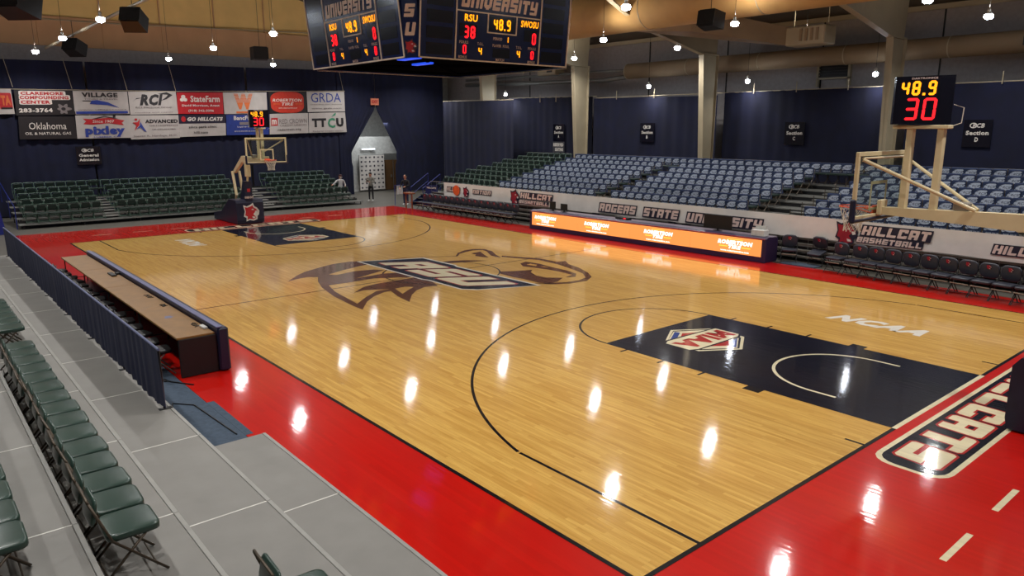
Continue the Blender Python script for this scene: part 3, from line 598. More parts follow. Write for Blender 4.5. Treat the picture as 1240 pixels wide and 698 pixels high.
for q, (m0, lab, items) in zip(BQ, BC):
    y0 = min(q[0][0], q[3][0]); 
    t = thing('sponsor_banner', lab, 'banner', (-25.82, (q[0][0] + q[1][0]) / 2, q[3][1]), group='sponsor banners above the end bleacher')
    o0 = Vector(t.location)
    tl, tr_, br_, bl = [Vector((0, a - o0.y, c - o0.z)) for a, c in q]
    def fnb(a, c, d=0.0, tl=tl, tr_=tr_, br_=br_, bl=bl):
        p = (bl * (1 - a) + br_ * a) * (1 - c) + (tl * (1 - a) + tr_ * a) * c
        return p + Vector((d + .003 * math.sin(a * 9 + c * 2) * (1 - c), 0, 0))
    b = MB(); N = 10
    vs = [fnb(i / N, j / 3, 0) for j in range(4) for i in range(N + 1)] + [fnb(i / N, j / 3, -.012) for j in range(4) for i in range(N + 1)]
    b.add(vs, [(j * (N + 1) + i, j * (N + 1) + i + 1, (j + 1) * (N + 1) + i + 1, (j + 1) * (N + 1) + i) for j in range(3) for i in range(N)] + [(44 + j * (N + 1) + i, 44 + (j + 1) * (N + 1) + i, 44 + (j + 1) * (N + 1) + i + 1, 44 + j * (N + 1) + i + 1) for j in range(3) for i in range(N)])
    b.build('sheet', m0, t, True)
    for k, it in enumerate(items):
        b = MB(); dd = .012 + k * .003
        if it[0] == 'p': b.flat(it[1], fnb, dd, 0); b.build('printed_shape', it[-1], t)
        else: b.text(it[1], fnb, it[2], it[3], it[4], it[5], dd, 0, it[7], it[8]); b.build('printed_words', it[6], t)
b = MB(); b.tube([(-25.85, -14, 6.3), (-25.85, -7.4, 6.3), (-25.85, 0, 6.4), (-25.85, 10.6, 6.73)], .018)
for yy in (-7.4, -4.85, -2.26, .22, 10.55): b.tube([(-25.85, yy, 6.4), (-25.9, yy - .25, 7.9)], .012)
tag(b.build('banner_cable', STEELC), 'thin cable and hanger wires holding the sponsor banners', 'cable')

# section signs
def signp(label, loc, lines, wd=.95, ht=1.0, face='y'):
    t = thing('section_sign', label, 'sign', loc, group=None)
    fn = plane((0, -.02, 0), (1, 0, 0), (0, 0, 1)) if face == 'y' else plane((.02, 0, 0), (0, 1, 0), (0, 0, 1))
    b = MB(); b.prism(rect(-wd / 2, wd / 2, -ht / 2, ht / 2), fn, -.03, 0); b.build('panel', NAVYD, t)
    b = MB()
    b.flat(ell(-wd * .16, ht * .29, ht * .13, ht * .1, 12), fn, .004, 0); b.flat(ell(-wd * .16, ht * .29, ht * .09, ht * .07, 12), fn, .006, 1)
    b.text('RCB', fn, .02, ht * .29, wd * .42, ht * .16, .008, 0, .03, .2)
    b.build('sign_logo', [INKW, NAVYD], t)
    for k, l in enumerate(lines): b = MB(); b.text(l, fn, 0, ht * (.02 - .24 * k), wd * (.8 if len(l) > 1 else .12), ht * .16, .008, 0, .04); b.build('sign_words', INKW, t)
    return t
signp('small navy sign reading Section A above a grey notice', (-13.95, 18.345, 4.1), ['Section', 'A'])
signp('small navy sign reading Section B on the side curtain', (-7.2, 18.345, 4.12), ['Section', 'B'])
signp('small navy sign reading Section C on the side curtain', (1.15, 18.345, 4.12), ['Section', 'C'])
signp('small navy sign reading Section D right of the near shot clock', (8.4, 18.345, 4.15), ['Section', 'D'])
signp('small navy sign reading General Admission on the end curtain', (-25.93, -4.45, 3.0), ['General', 'Admission'], 1.15, .95, 'x')
t = thing('notice_board', 'grey notice with two white lines under the Section A sign', 'sign', (-13.95, 18.345, 3.25))
b = MB(); b.box(-.5, .5, -.03, 0, -.32, .32); b.build('panel', mat('grey_notice', (58, 58, 66), .6), t)
b = MB(); fn = plane((0, -.035, 0), (1, 0, 0), (0, 0, 1)); b.text('RESERVED', fn, 0, .14, .86, .2, 0, 0, .06); b.build('sign_words', INKW, t); b = MB(); b.text('SEATING', fn, .05, -.14, .7, .2, 0, 0, .06); b.build('sign_words', INKW, t)

# ------------------------------------------------------------ logo helper (bobcat head)
def head(b, fn, cx, cy, s, d, navy=0, red=1, white=2):
    q = lambda pts: [(cx + a * s, cy + c * s) for a, c in pts]
    b.flat(q([(-.42, .1), (-.5, .5), (-.28, .42), (-.05, .5), (.12, .62), (.18, .42), (.36, .3), (.5, .1), (.46, -.12), (.36, -.22), (.34, -.42), (.1, -.5), (-.15, -.44), (-.36, -.52), (-.34, -.3), (-.5, -.2)]), fn, d, navy)
    b.flat(q([(-.36, .1), (-.42, .38), (-.24, .34), (0, .42), (.08, .48), (.12, .34), (.3, .22), (.4, .06), (.2, .02), (.1, -.1), (.2, -.2), (.28, -.34), (.08, -.42), (-.16, -.36), (-.3, -.42), (-.26, -.22), (-.42, -.14)]), fn, d + .002, red)
    b.flat(q([(.2, .1), (.34, .12), (.4, 0), (.26, -.04)]), fn, d + .004, white); b.flat(q([(-.02, .2), (.12, .26), (.14, .16)]), fn, d + .004, white); b.flat(q([(.02, -.22), (.2, -.26), (.22, -.34), (.06, -.34)]), fn, d + .004, white)

# ------------------------------------------------------------ scoreboard
t = thing('scoreboard', 'four sided navy hanging scoreboard over centre court showing 48.9 and 38 to 0', 'scoreboard', (.1, 0, 6.06))
FW, FH, HB = 4.98, 2.75, 2.72
def face(ang, name):
    # local frame: bottom centre, right, up leaning out
    n = Vector((math.cos(ang), math.sin(ang), 0)); r = Vector((-n.y, n.x, 0)); u = (Vector((0, 0, 1)) + n * .1).normalized()
    o = n * HB; fn = plane(o, r, u)
    b = MB(); b.prism(rect(-FW / 2, FW / 2, 0, FH), fn, -.18, 0); f = b.build(name, NAVYM, t)
    b = MB()
    fr = .035
    for x0, x1, y0, y1 in ((-FW / 2, FW / 2, 0, fr), (-FW / 2, FW / 2, FH - fr, FH), (-FW / 2, -FW / 2 + fr, 0, FH), (FW / 2 - fr, FW / 2, 0, FH), (-1.425, -1.39, 0, FH), (1.39, 1.425, 0, FH), (-1.39, 1.39, 1.18, 1.21), (-.42, -.39, .72, 1.18), (.54, .57, .72, 1.18), (-.42, .57, .72, .75)):
        b.prism(rect(x0, x1, y0, y1), fn, 0, .02)
    b.build('frame_trim', mat('cream_trim', (236, 222, 206), .4), f)
    b = MB()
    for sx in (-1, 1):
        for k in range(6): b.prism(rect(min(sx * 1.5, sx * 2.28), max(sx * 1.5, sx * 2.28), .1 + k * .38, .38 + k * .38), fn, 0, .006)
    for x0, x1, y0, y1 in ((-.35, .5, .78, 1.14), (-.2, .38, .13, .36), (-1.3, -.75, .6, .9), (.85, 1.3, .6, .9)): b.prism(rect(x0, x1, y0, y1), fn, 0, .006)
    b.build('digit_window', NAVYD, f)
    b = MB()
    d = .012
    for kind, tx, lx, ly, lw, lh, mm in (('t', 'RSU', -.95, 1.04, .4, .17, E_AMB), ('t', 'SWOSU', 1.02, 1.04, .62, .17, E_AMB), ('s', '48.9', .07, .95, .62, .28, E_AMB), ('s', '1', .26, .6, .13, .16, E_AMB),
                                        ('s', '38', -.98, .7, .4, .3, E_RED), ('s', '0', 1.2, .68, .19, .3, E_RED), ('s', '0', -1.12, .28, .15, .22, E_RED), ('s', '0', 1.17, .26, .15, .22, E_RED), ('s', '4', -.62, .26, .15, .2, E_AMB), ('s', '4', .68, .26, .15, .2, E_AMB)):
        b = MB()
        if kind == 't': b.text(tx, fn, lx, ly, lw, lh, d, 0, .02)
        else: b.seg(tx, fn, lx, ly, lw, lh, d, 0, .17)
        b.build('led_digits', mm, f)
    b = MB()
    for s_, x_, y_, w_ in (('FOULS', -1.15, .45, .28), ('T.O.L.', -.62, .44, .2), ('PERIOD', -.06, .6, .3), ('PLAYER  FOUL', .06, .43, .56), ('T.O.L.', .68, .43, .2), ('FOULS', 1.15, .43, .28), ('BONUS', -1.17, .09, .26), ('MATCH', .05, .08, .28), ('BONUS', 1.15, .08, .26)):
        b.text(s_, fn, x_, y_, w_, .07, d, 0, .02)
    for sx in (-1.95, 1.95): b.text('PLYR  FLS  PTS', fn, sx, 2.46, .75, .08, d, 0, .01)
    b.build('small_lettering', INKP, f)
    for s_, y_, w_ in (('ROGERS', 2.4, 1.75), ('STATE', 1.97, 1.5), ('UNIVERSITY', 1.45, 2.5)):
        b = MB(); b.block(s_, fn, 0, y_, w_, .34, d, 0, 0, .15)
        b.build('name_lettering', mat('cream_letters', (240, 214, 196), .35), f)
for k, a in enumerate((0, -PI / 2, PI / 2, PI)): face(a, 'display_face')
for a in (-PI / 4, PI / 4, 3 * PI / 4, -3 * PI / 4):
    n = Vector((math.cos(a), math.sin(a), 0)); r = Vector((-n.y, n.x, 0)); u = (Vector((0, 0, 1)) + n * .1).normalized()
    o = n * 3.66; fn = plane(o, r, u)
    b = MB(); b.prism(rect(-.19, .19, 0, FH), fn, -.1, 0); f = b.build('corner_panel', NAVYM, t)
    for s_, y_ in (('R', 1.5), ('S', 1.08), ('U', .66)):
        b = MB(); b.block(s_, fn, 0, y_, .24, .3, .01, 0, 0, .2); b.build('corner_letter', mat('cream_letters', (240, 214, 196), .35), f)
    b = MB(); head(b, fn, 0, .25, .32, .01); b.build('corner_bobcat', [INKN, INKR, INKW], f)
b = MB(); b.box(-2.5, 2.5, -2.5, 2.5, .12, .2); b.tube([(2.3, -2.3, .1), (-2.3, 2.3, .1)], .06); b.tube([(-2.3, -2.3, .1), (2.3, 2.3, .1)], .06); b.tube([(-2.4, -2.4, .08), (2.4, -2.4, .08), (2.4, 2.4, .08), (-2.4, 2.4, .08)], .05, 6, 0, True); b.build('underside_frame', FLATB, t)
b = MB(); b.bbox(1.5, 2.3, -2.35, -2.1, .02, .07, .01); b.bbox(.4, 1.2, -1.2, -1.0, .02, .07, .01); b.build('blue_light_strip', E_BLU, t)
b = MB(); b.box(-2.6, 2.6, -2.6, 2.6, FH - .1, FH - .02)
for sx in (-2, 2):
    for sy in (-2, 2): b.tube([(sx, sy, FH - .1), (sx * .6, sy * .6, 7.6)], .02)
b.build('top_frame', DARK, t)

# ------------------------------------------------------------ pendant lamps
def lamp(label, x, y, z_, r=.14, big=True, group=None):
    t = thing('pendant_lamp', label, 'lamp', (x, y, z_), group=group)
    roof = 14.9 - abs(y) * 6 / 21 - z_
    b = MB(); b.tube([(0, 0, .25), (0, 0, roof)], .008, 5); b.build('cord', DARK, t)
    b = MB(); b.lathe([(.03, .22), (.05, .18), (.06, .08), (r * .75, .05), (r * .8, .02), (r * .7, 0)], 14); b.build('housing', mat('pale_lamp_housing', (200, 200, 196), .4), t)
    b = MB(); b.lathe([(r * .7, .045), (r * .95, .02), (r, -.03), (r * .9, -.08), (r * .55, -.115), (.02, -.125)], 14); b.build('lens', E_LAMP, t, True)
    ld = bpy.data.lights.new('lamp_light', 'AREA'); ld.shape = 'DISK'; ld.size = 2 * r; ld.energy = LAMP_W if big else LAMP_W * .2; ld.color = (1, .97, .93); ld.spread = math.radians(150)
    lo = bpy.data.objects.new('lamp_light', ld); link(lo, t); lo.location = (0, 0, -.14)
    if big:
        ld = bpy.data.lights.new('added_uplight', 'AREA'); ld.shape = 'DISK'; ld.size = .1; ld.energy = LAMP_W * LAMP_UP; ld.color = (1, .9, .75)  # extra upward light added over the housing to brighten ceiling and end wall
        lo = bpy.data.objects.new('added_uplight', ld); link(lo, t); lo.location = (0, 0, .28); lo.rotation_euler = (PI, 0, 0)
LX = (-23.4, -16.6, -9.9, -3.3, 2.9, 9.2, 15.6); LY = (-12.4, -6.6, -.7, 4.9, 10.6, 15.5)
rown = ['row over the green chairs', 'near scorer row', 'middle left row', 'middle right row', 'far bench row', 'row over the side seats']
for j, yy in enumerate(LY):
    for i, xx in enumerate(LX):
        if (j == 2 and i in (3, 4)) : continue
        lamp('glowing round pendant lamp, ' + ORD[i] + ' from the end wall in the ' + rown[j], xx, yy, 7.95, group='pendant lamps over the court')
for xx, lab in ((-18.4, 'below the scoreboard'), (-6.85, 'between the second and third columns'), (-1.1, 'just right of the third column'), (4.65, 'just left of the near shot clock column')):
    lamp('small low pendant lamp above the side curtain ' + lab, xx, 17.9, 6.48, .1, False, 'low pendant lamps above the side curtain')

# overhead pipe and loudspeakers
b = MB(); b.tube([(-26, -5.75, 8.35), (6, -5.75, 8.35)], .06, 8); tag(b.build('ceiling_pipe', STEELC), 'long cream pipe carrying spotlights and speakers toward the end wall', 'pipe')
def speaker(label, loc, rz, tilt, s=.5, front=False):
    t = thing('loudspeaker', label, 'speaker', loc, rz)
    M = Matrix.Rotation(tilt, 4, 'X')
    b = MB(); b.prism([(-.5 * s, -.45 * s), (.5 * s, -.6 * s), (.5 * s, .6 * s), (-.5 * s, .45 * s)], lambda a, c, d: M @ Vector((c, a, d)), -.45 * s, .45 * s); b.build('cabinet', BLK, t)
    b = MB(); b.prism(rect(-.52 * s, .52 * s, -.4 * s, .4 * s), lambda a, c, d: M @ Vector((a, -.5 * s - d, c)), .0, .03); b.build('grille', mat('speaker_grille', (60, 66, 76), .35, .4) if front else DARK, t)
    b = MB(); b.tube([(0, 0, .3 * s), (0, 0, 8.9 - loc[2] if loc[1] < -4 else 3.0)], .012, 5); b.build('bracket', DARK, t)
speaker('tilted black loudspeaker with grey front on the cream pipe', (-9.3, -5.75, 7.92), 1.0, -.5, .62, True)
speaker('smaller black loudspeaker further along the cream pipe', (-18.9, -5.8, 7.8), .8, -.4, .62)
speaker('black loudspeaker at the top left corner of the view', (-9.4, -9.0, 8.2), .8, -.3, .9)
speaker('large dark loudspeaker hanging below the big tan duct', (2.6, 9.6, 8.0), .1, -.15, .62)
speaker('dark loudspeaker hanging before the end wall left of the scoreboard', (-20.5, 3.0, 8.2), 1.35, 0, .72)

# ------------------------------------------------------------ near grey decks
DX0, XS = -10.2, [-9.9, -7.55, -5.2, -2.85, -.5, 1.8, 4.12, 6.45, 8.79, 11.1, 13.4, 15.7, 18.0, 20.3]
def deck(label, y0, y1, zt, xs):
    t = thing('bleacher_deck', label, 'platform', (0, (y0 + y1) / 2, 0)); yc = (y0 + y1) / 2
    for a, c in zip(xs[:-1], xs[1:]):
        b = MB(); b.bbox(a + .006, c - .006, y0 - yc, y1 - yc - .05, zt - .05, zt, .004); b.build('deck_panel', DECK, t)
        b = MB(); b.bbox(a + .004, c - .004, y1 - yc - .047, y1 - yc, zt - .06, zt + .003, .004); b.build('nosing', DTRIM, t)
        b = MB(); b.box(a + .01, c - .01, y1 - yc - .045, y1 - yc - .03, 0.015, zt - .05); b.build('riser', DARK, t)
        b = MB(); b.box(c - .03, c + .03, y0 - yc + .1, y0 - yc + .14, 0.013, zt - .05); b.build('joint_post', DTRIM, t); b = MB(); b.box(c - .009, c + .009, y0 - yc, y1 - yc - .05, zt - .05, zt + .0015); b.build('joint_strip', mat('pale_joint_strip', (214, 212, 204), .5), t)
    return t
deck('lowest grey bleacher deck beside the red border', -9.98, -9.16, .2, [8.82, 11.1, 13.4, 15.7, 18.0, 20.3])
deck('second grey bleacher deck carrying the navy fence', -10.93, -10.0, .4, XS)
deck('third grey bleacher deck under the row of green chairs', -11.8, -10.95, .6, XS)
deck('fourth grey bleacher deck at the lower left corner', -12.65, -11.82, .8, XS)
b = MB(); b.bbox(3.0, 8.78, -9.97, -9.26, .0005, .012, .002); b.bbox(6.6, 8.3, -9.26, -9.14, .0005, .0125, .002); tag(b.build('blue_carpet', CARP), 'slate blue carpet strip between the red border and navy fence', 'carpet')

# ------------------------------------------------------------ green folding chairs
def pad(b, x0, x1, y0, y1, z0, z1, r=.06, M=None, mi=0):
    vs = []; fs = []; k = 0
    lay = [(z0, .02), (z0 + .01, 0), (z1 - .015, 0), (z1 - .004, .008), (z1, .025)]
    n = 0
    for zz, ins in lay:
        o = rrect(x0 + ins, x1 - ins, y0 + ins, y1 - ins, r, 3); n = len(o); vs += [Vector((a, c, zz)) for a, c in o]
    if M: vs = [M @ v for v in vs]
    for l in range(len(lay) - 1):
        for q in range(n): fs.append((l * n + q, l * n + (q + 1) % n, (l + 1) * n + (q + 1) % n, (l + 1) * n + q))
    fs += [tuple(range(n))[::-1], tuple(range((len(lay) - 1) * n, len(lay) * n))]
    b.add(vs, fs, mi)
def chair_geo(simple=False, bw=.195):
    """folding chair facing +y, origin at floor under the seat centre"""
    seat = MB(); pad(seat, -.222, .222, -.2, .225, .395, .465, .07)
    back = MB(); M = Matrix.Translation((0, -.262, .68)) @ Matrix.Rotation(math.radians(-12), 4, 'X') @ Matrix.Rotation(math.radians(90), 4, 'X')
    pad(back, -bw, bw, -.12, .12, -.018, .018, .06, M)
    n = 4 if simple else 6; r = .012
    fl = []
    for s in (-1, 1):
        b = MB(); b.tube([(s * .215, -.30, .80), (s * .232, -.235, .62), (s * .236, -.16, .42), (s * .236, .24, .012)], r, n); fl.append(b)
    rl = []
    for s in (-1, 1):
        b = MB(); b.tube([(s * .205, .10, .40), (s * .205, -.08, .22), (s * .205, -.28, .012)], r, n); rl.append(b)
    top = MB(); top.tube([(-.215, -.30, .80), (-.19, -.307, .825), (0, -.31, .832), (.19, -.307, .825), (.215, -.30, .80)], r, n)
    cb = []
    for p0, p1, rr in (((-.225, .16, .075), (.225, .16, .075), .008), ((-.205, -.22, .075), (.205, -.22, .075), .008), ((-.2, .12, .40), (.2, .12, .40), .01)):
        b = MB(); b.tube([p0, p1], rr, n); cb.append(b)
    return seat, back, fl, rl, top, cb
def make_chair(label, sm, tm, loc, rz, group):
    t = thing('folding_chair', label, 'chair', loc, rz, group)
    seat, back, fl, rl, top, cb = chair_geo()
    seat.build('seat', sm, t, True); back.build('backrest', sm, t, True)
    for b in fl: b.build('leg', tm, t, True)
    for b in rl: b.build('rear_leg', tm, t, True)
    top.build('top_rail', tm, t, True); [q.build('stretcher', tm, t) for q in cb]
    return t
g3 = 'green chairs along the third deck'
proto = None
for i in range(15):
    lab = 'green padded folding chair, ' + ('nearest' if i == 0 else ORD[i] + ' from near end') + ' in long third deck row'
    loc = (11.84 - .492 * i, -11.54 + random.uniform(-.012, .012), .6); rz = random.uniform(-.03, .03)
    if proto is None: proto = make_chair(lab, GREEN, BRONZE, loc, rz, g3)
    else: dup(proto, loc, rz, lab, g3)
for i in range(6):
    dup(proto, (3.55 - .49 * i, -11.5, .6), random.uniform(-.03, .03), 'green folding chair, ' + ORD[i] + ' beyond the gap in the third deck row', g3)
for i in range(8):
    dup(proto, (11.86 - .46 * i, -12.5, .8), random.uniform(-.02, .02), 'green folding chair on the fourth deck, ' + ORD[i] + ' from its near end', 'green chairs along the fourth deck')
dup(proto, (13.5, -10.68, .4), -.05, 'lone green folding chair at the bottom edge on the second deck')

# single-mesh chairs for the distance
def far_chair_mesh(sm, tm, cover=False):
    seat, back, fl, rl, top, cb = chair_geo(True, .17)
    b = MB()
    def m(src, mi): 
        n = len(b.v); b.v += src.v; b.f += [tuple(i + n for i in f) for f in src.f]; b.m += [mi] * len(src.f)
    m(seat, 0)
    for q in fl + rl + [top] + cb: m(q, 1)
    if not cover: m(back, 0); return b, [sm, tm]
    M = Matrix.Translation((0, -.262, .665)) @ Matrix.Rotation(math.radians(-12), 4, 'X')
    # cloth slip cover over the backrest, slightly flared at the hem
    vs = []
    for zz, hw, dy in ((-.2, .222, .035), (.0, .218, .032), (.16, .21, .026), (.19, .19, .012)):
        vs += [M @ Vector((x, y, zz)) for x, y in ((-hw, dy), (hw, dy), (hw, -dy), (-hw, -dy))]
    fs = [(k * 4 + q, k * 4 + (q + 1) % 4, k * 4 + 4 + (q + 1) % 4, k * 4 + 4 + q) for k in range(3) for q in range(4)] + [(12, 13, 14, 15), (3, 2, 1, 0)]
    b.add(vs, [f[::-1] for f in fs], 2)
    return b, [sm, tm, COVN, COVL, INKN]
B8 = 'covered chairs of the side stands'
cb_, cm_ = far_chair_mesh(GREEN_DIM, BRONZE, True)
# chairs face the court (-y after a half turn); front of cover is local +y
Mf = Matrix.Translation((0, -.262, .665)) @ Matrix.Rotation(math.radians(-12), 4, 'X')
fnc = lambda a, c, d=0.0: Mf @ Vector((-a, .036 + d, c))
cb_.flat([(-.2, -.05), (-.17, .03), (-.11, .10), (-.01, .135), (.16, .14), (.2, .11), (.16, .07), (.19, .02), (.12, -.05), (.0, -.065), (-.1, -.045), (-.16, -.075)], fnc, .002, 3); cb_.text('C', fnc, -.13, .03, .1, .13, .005, 2, .0, .3)
cb_.text('RCB', fnc, .05, .035, .22, .08, .005, 2, .0, .35)
cb_.text('BANK ON US', fnc, .02, -.14, .32, .045, .005, 3, .03)
cv = cb_.build('covered_chair', cm_, None)
stair_rows = 8
def side_chair_x():
    out = []
    for r in range(8):
        xs = []
        x = -10.35
        if r == 7:
            k = 0
            while x < 12.4: xs.append(x); x += .44
        else:
            xs += [-10.35 + .44 * k for k in range(15)] + [-2.75 + .44 * k for k in range(15 if r != 7 else 16)] + [6.05 + .45 * k for k in range(14)]
        out.append(xs)
    return out
SDZ = lambda r: .92 + .173 * r
SDY = lambda r: 11.0 + .77 * r     # y of the backrests
rows = side_chair_x(); cnt = 0; extra = MB()
first = True
blk = lambda x: 'left block' if x < -3.5 else ('middle block' if x < 5 else 'right block')
for r in range(8):
    seen = {}
    for x in rows[r]:
        seen[blk(x)] = seen.get(blk(x), -1) + 1
        loc = Vector((x + random.uniform(-.012, .012), SDY(r) - .262, SDZ(r))); rz = PI + random.uniform(-.04, .04)
        if cnt < 300:
            if first: o = cv; first = False
            else: o = cv.copy(); COL.objects.link(o)
            o.location = loc; o.rotation_euler = (0, 0, rz)
            tag(o, 'pale blue covered chair, ' + ORD[seen[blk(x)]] + ' from left, ' + ORD[r] + ' row, ' + blk(x) + ' of side stands', 'chair', 'covered chairs, ' + ORD[r] + ' row, ' + blk(x)); cnt += 1
        else:
            Mx = Matrix.Translation(loc) @ Matrix.Rotation(rz, 4, 'Z'); n = len(extra.v)
            extra.v += [tuple(Mx @ Vector(v)) for v in cb_.v]; extra.f += [tuple(i + n for i in f) for f in cb_.f]; extra.m += cb_.m
o = extra.build('covered_chairs', cm_); o['kind'] = 'stuff'; tag(o, 'remaining covered chairs in the top rows of the side stands', 'chair')
gb, gm = far_chair_mesh(GREEN_DIM, GREENT)
gc = gb.build('green_chair', gm, None); first = True
def put_green(loc, rz, lab, grp):
    global first
    if first: o = gc; first = False
    else: o = gc.copy(); COL.objects.link(o)
    o.location = loc; o.rotation_euler = (0, 0, rz); tag(o, lab, 'chair', grp)
for r in range(8):
    n = 10 if r < 4 else 9 if r < 6 else 8
    for k in range(n):
        put_green((-11.15 - .46 * k - .0 * r, SDY(r) - .262, SDZ(r)), PI + random.uniform(-.05, .05), 'uncovered green chair, ' + ORD[n - 1 - k] + ' from left, ' + ORD[r] + ' row of the side stands', 'green chairs of the side stands, ' + ORD[r] + ' row')
# end bleacher: chairs face +x
EDX = lambda r: -21.0 - .76 * r
EDZ = lambda r: .2 + .2 * r
blocks = [('left', -8.0, 7), ('middle', -4.2, 14), ('right', 4.1, 9)]
for r in range(5):
    for nm, y0, n in blocks:
        if r == 4 and nm == 'left': n = 8
        if r == 4 and nm == 'middle': y0 = -4.65; n = 15
        for k in range(n):
            put_green((EDX(r) + .262, y0 + .45 * k, EDZ(r)), -PI / 2 + random.uniform(-.05, .05), 'green chair, ' + ORD[k] + ' from left, ' + ORD[r] + ' row, ' + nm + ' block of end bleacher', 'end bleacher chairs, ' + ORD[r] + ' row, ' + nm + ' block')

# ------------------------------------------------------------ end bleacher and side stands structure
t = thing('end_bleacher', 'tiered grey bleacher with five rows of green chairs behind the far hoop', 'bleacher', (-22.5, 0, 0))
for r in range(5):
    xf = EDX(r) + .66 + 22.5; z_ = EDZ(r)
    b = MB(); b.bbox(xf - .3, xf, -8.55, 8.55, z_ - .045, z_, .006); b.bbox(xf - .73, xf - .31, -8.55, 8.55, z_ - .045, z_, .006); b.build('deck_board', ALU, t)
    b = MB(); b.box(xf - .7, xf - .68, -8.5, 8.5, max(.02, z_ - .1), z_ + .1); b.build('riser', DARK, t)
    b = MB()
    for k in range(8): b.box(xf - .1, xf - .06, -8.4 + k * 2.4, -8.36 + k * 2.4, .0, z_ - .045)
    b.build('support_post', DARK, t)
for yy, nm in ((-4.75, 0), (3.0, 1)):
    for r in range(1, 5):
        xf = EDX(r) + .66 + 22.5; b = MB(); b.box(xf, xf + .25, yy - .4 + .05, yy + .35, EDZ(r) - .13, EDZ(r) - .09); b.build('aisle_step', DTRIM, t)
b = MB()
for s in (-1,):
    b.tube([(2.0, s * 8.62, .0), (2.0, s * 8.62, 1.0), (-2.4, s * 8.62, 1.9), (-2.4, s * 8.62, .9)], .02); b.tube([(0, s * 8.62, .3), (0, s * 8.62, 1.4)], .015)
b.build('side_rail', mat('blue_rail', (26, 40, 120), .4), t)
b = MB(); b.bbox(-22.5 + 22.5 + 2.55, 2.6, 0, 0, 0, 0) if False else None
# blue post at the far left corner
b = MB(); b.prism([(-.22, 0), (.22, 0), (.06, 1.3), (-.06, 1.3)], lambda a, c, d: Vector((-19.0 + d, -9.4 + a, c)), -.02, .02); tag(b.build('blue_stanchion', mat('blue_rail', (26, 40, 120), .4)), 'blue padded post at the left corner of the end bleacher', 'post')

t = thing('side_stands', 'raised tiered stands of eight rows behind the long white banner', 'stands', (0, 14, 0))
for r in range(8):
    yf = SDY(r) - .62 - 14; z_ = SDZ(r)
    b = MB(); b.bbox(-15.8, 14.5, yf, yf + .34, z_ - .05, z_, .006); b.bbox(-15.8, 14.5, yf + .35, yf + .76, z_ - .05, z_, .006); b.build('deck_board', ALU, t)
    b = MB(); b.box(-15.8, 14.5, yf + .02, yf + .04, 0.02, z_ - .05); b.build('riser', DARK, t)
for xc in (-3.35, 4.95):
    for r in range(1, 8):
        b = MB(); b.bbox(xc - .45, xc + .45, SDY(r) - .62 - 14 - .28, SDY(r) - .62 - 14 - .01, SDZ(r) - .12, SDZ(r) - .08, .004); b.build('aisle_step', ALU, t)
    b = MB()
    for r in range(0, 7, 1): b.tube([(xc + .52, SDY(r) - 14 - .3, SDZ(r)), (xc + .52, SDY(r) - 14 - .3, SDZ(r) + .75)], .014, 5)
    b.build('aisle_rail', BRONZE, t)
b = MB(); b.box(-15.85, -15.75, -3.6, 3.4, 0.02, .9); b.build('end_panel', CURT, t)
# lower folded rows under the banner
for k in range(4):
    b = MB(); b.bbox(-15.6, 14.4, -3.72 + .05 * k - .1, -3.60 + .05 * k, .12 + k * .2, .19 + k * .2, .006); b.build('folded_bench', mat('grey_bench_edge', (104, 100, 92), .5), t)
b = MB(); b.box(-15.6, 14.4, -3.5, -3.45, .02, .88); b.build('dark_skirt', BLK, t)
b = MB()
b.tube([(-15.6, -3.86, .84), (14.4, -3.86, .84)], .012); b.tube([(-15.6, -3.86, 1.52), (14.4, -3.86, 1.52)], .016)
for k in range(60): b.tube([(-15.5 + k * .5, -3.86, .1), (-15.5 + k * .5, -3.86, 1.52)], .006, 4)
for k in range(6): b.tube([(-15.6, -3.86, .2 + k * .11), (14.4, -3.86, .2 + k * .11)], .003, 4)
b.build('front_rail', ALU, t)
b = MB()
for k in range(40): b.tube([(-15.4 + k * .7, 17.05 - 14, 2.2), (-15.4 + k * .7, 17.05 - 14, 2.95)], .008, 4)
b.tube([(-15.6, 3.05, 2.95), (14.4, 3.05, 2.95)], .015, 5); b.build('back_rail', DARK, t)

# long white banner
t = thing('long_banner', 'long white banner reading Rogers State University along the side stands rail', 'banner', (0, 10.08, 0))
b = MB(); N = 150; vs = []; fs = []
for i in range(N + 1):
    x = -14.2 + 28.4 * i / N
    for j in range(5):
        u = j / 4; wv = .025 * math.sin(x * 3.1 + u * 2.5) * (1 - abs(2 * u - 1)) + .02 * math.sin(x * 1.3 - u * 3)
        vs.append((x, -abs(wv) * .8, .84 + u * .70 + .015 * math.sin(x * 1.9) * (1 - u)))
for i in range(N):
    for j in range(4): fs.append((i * 5 + j, (i + 1) * 5 + j, (i + 1) * 5 + j + 1, i * 5 + j + 1))
b.add(vs, fs); b.build('sheet', mat('bright_white_vinyl', (226, 222, 216), .5, noise=.05, scale=2.5, bump=.5), t, True)
fn = plane((0, -.05, 1.16), (1, 0, 0), (0, 0, 1))
def slabword(b, s, cx, cy, w_, h_, sh=.25, d=0.0):
    k = h_ * .13
    b.prism([(cx - w_ / 2 - k - h_ * sh * .6, cy - h_ / 2 - k), (cx + w_ / 2 + k * .4, cy - h_ / 2 - k), (cx + w_ / 2 + k + h_ * sh * .6, cy + h_ / 2 + k), (cx - w_ / 2 - k * .4, cy + h_ / 2 + k)], fn, d - .01, d, 0)
    b.block(s, fn, cx, cy, w_, h_, d + .004, 1, 0, sh)
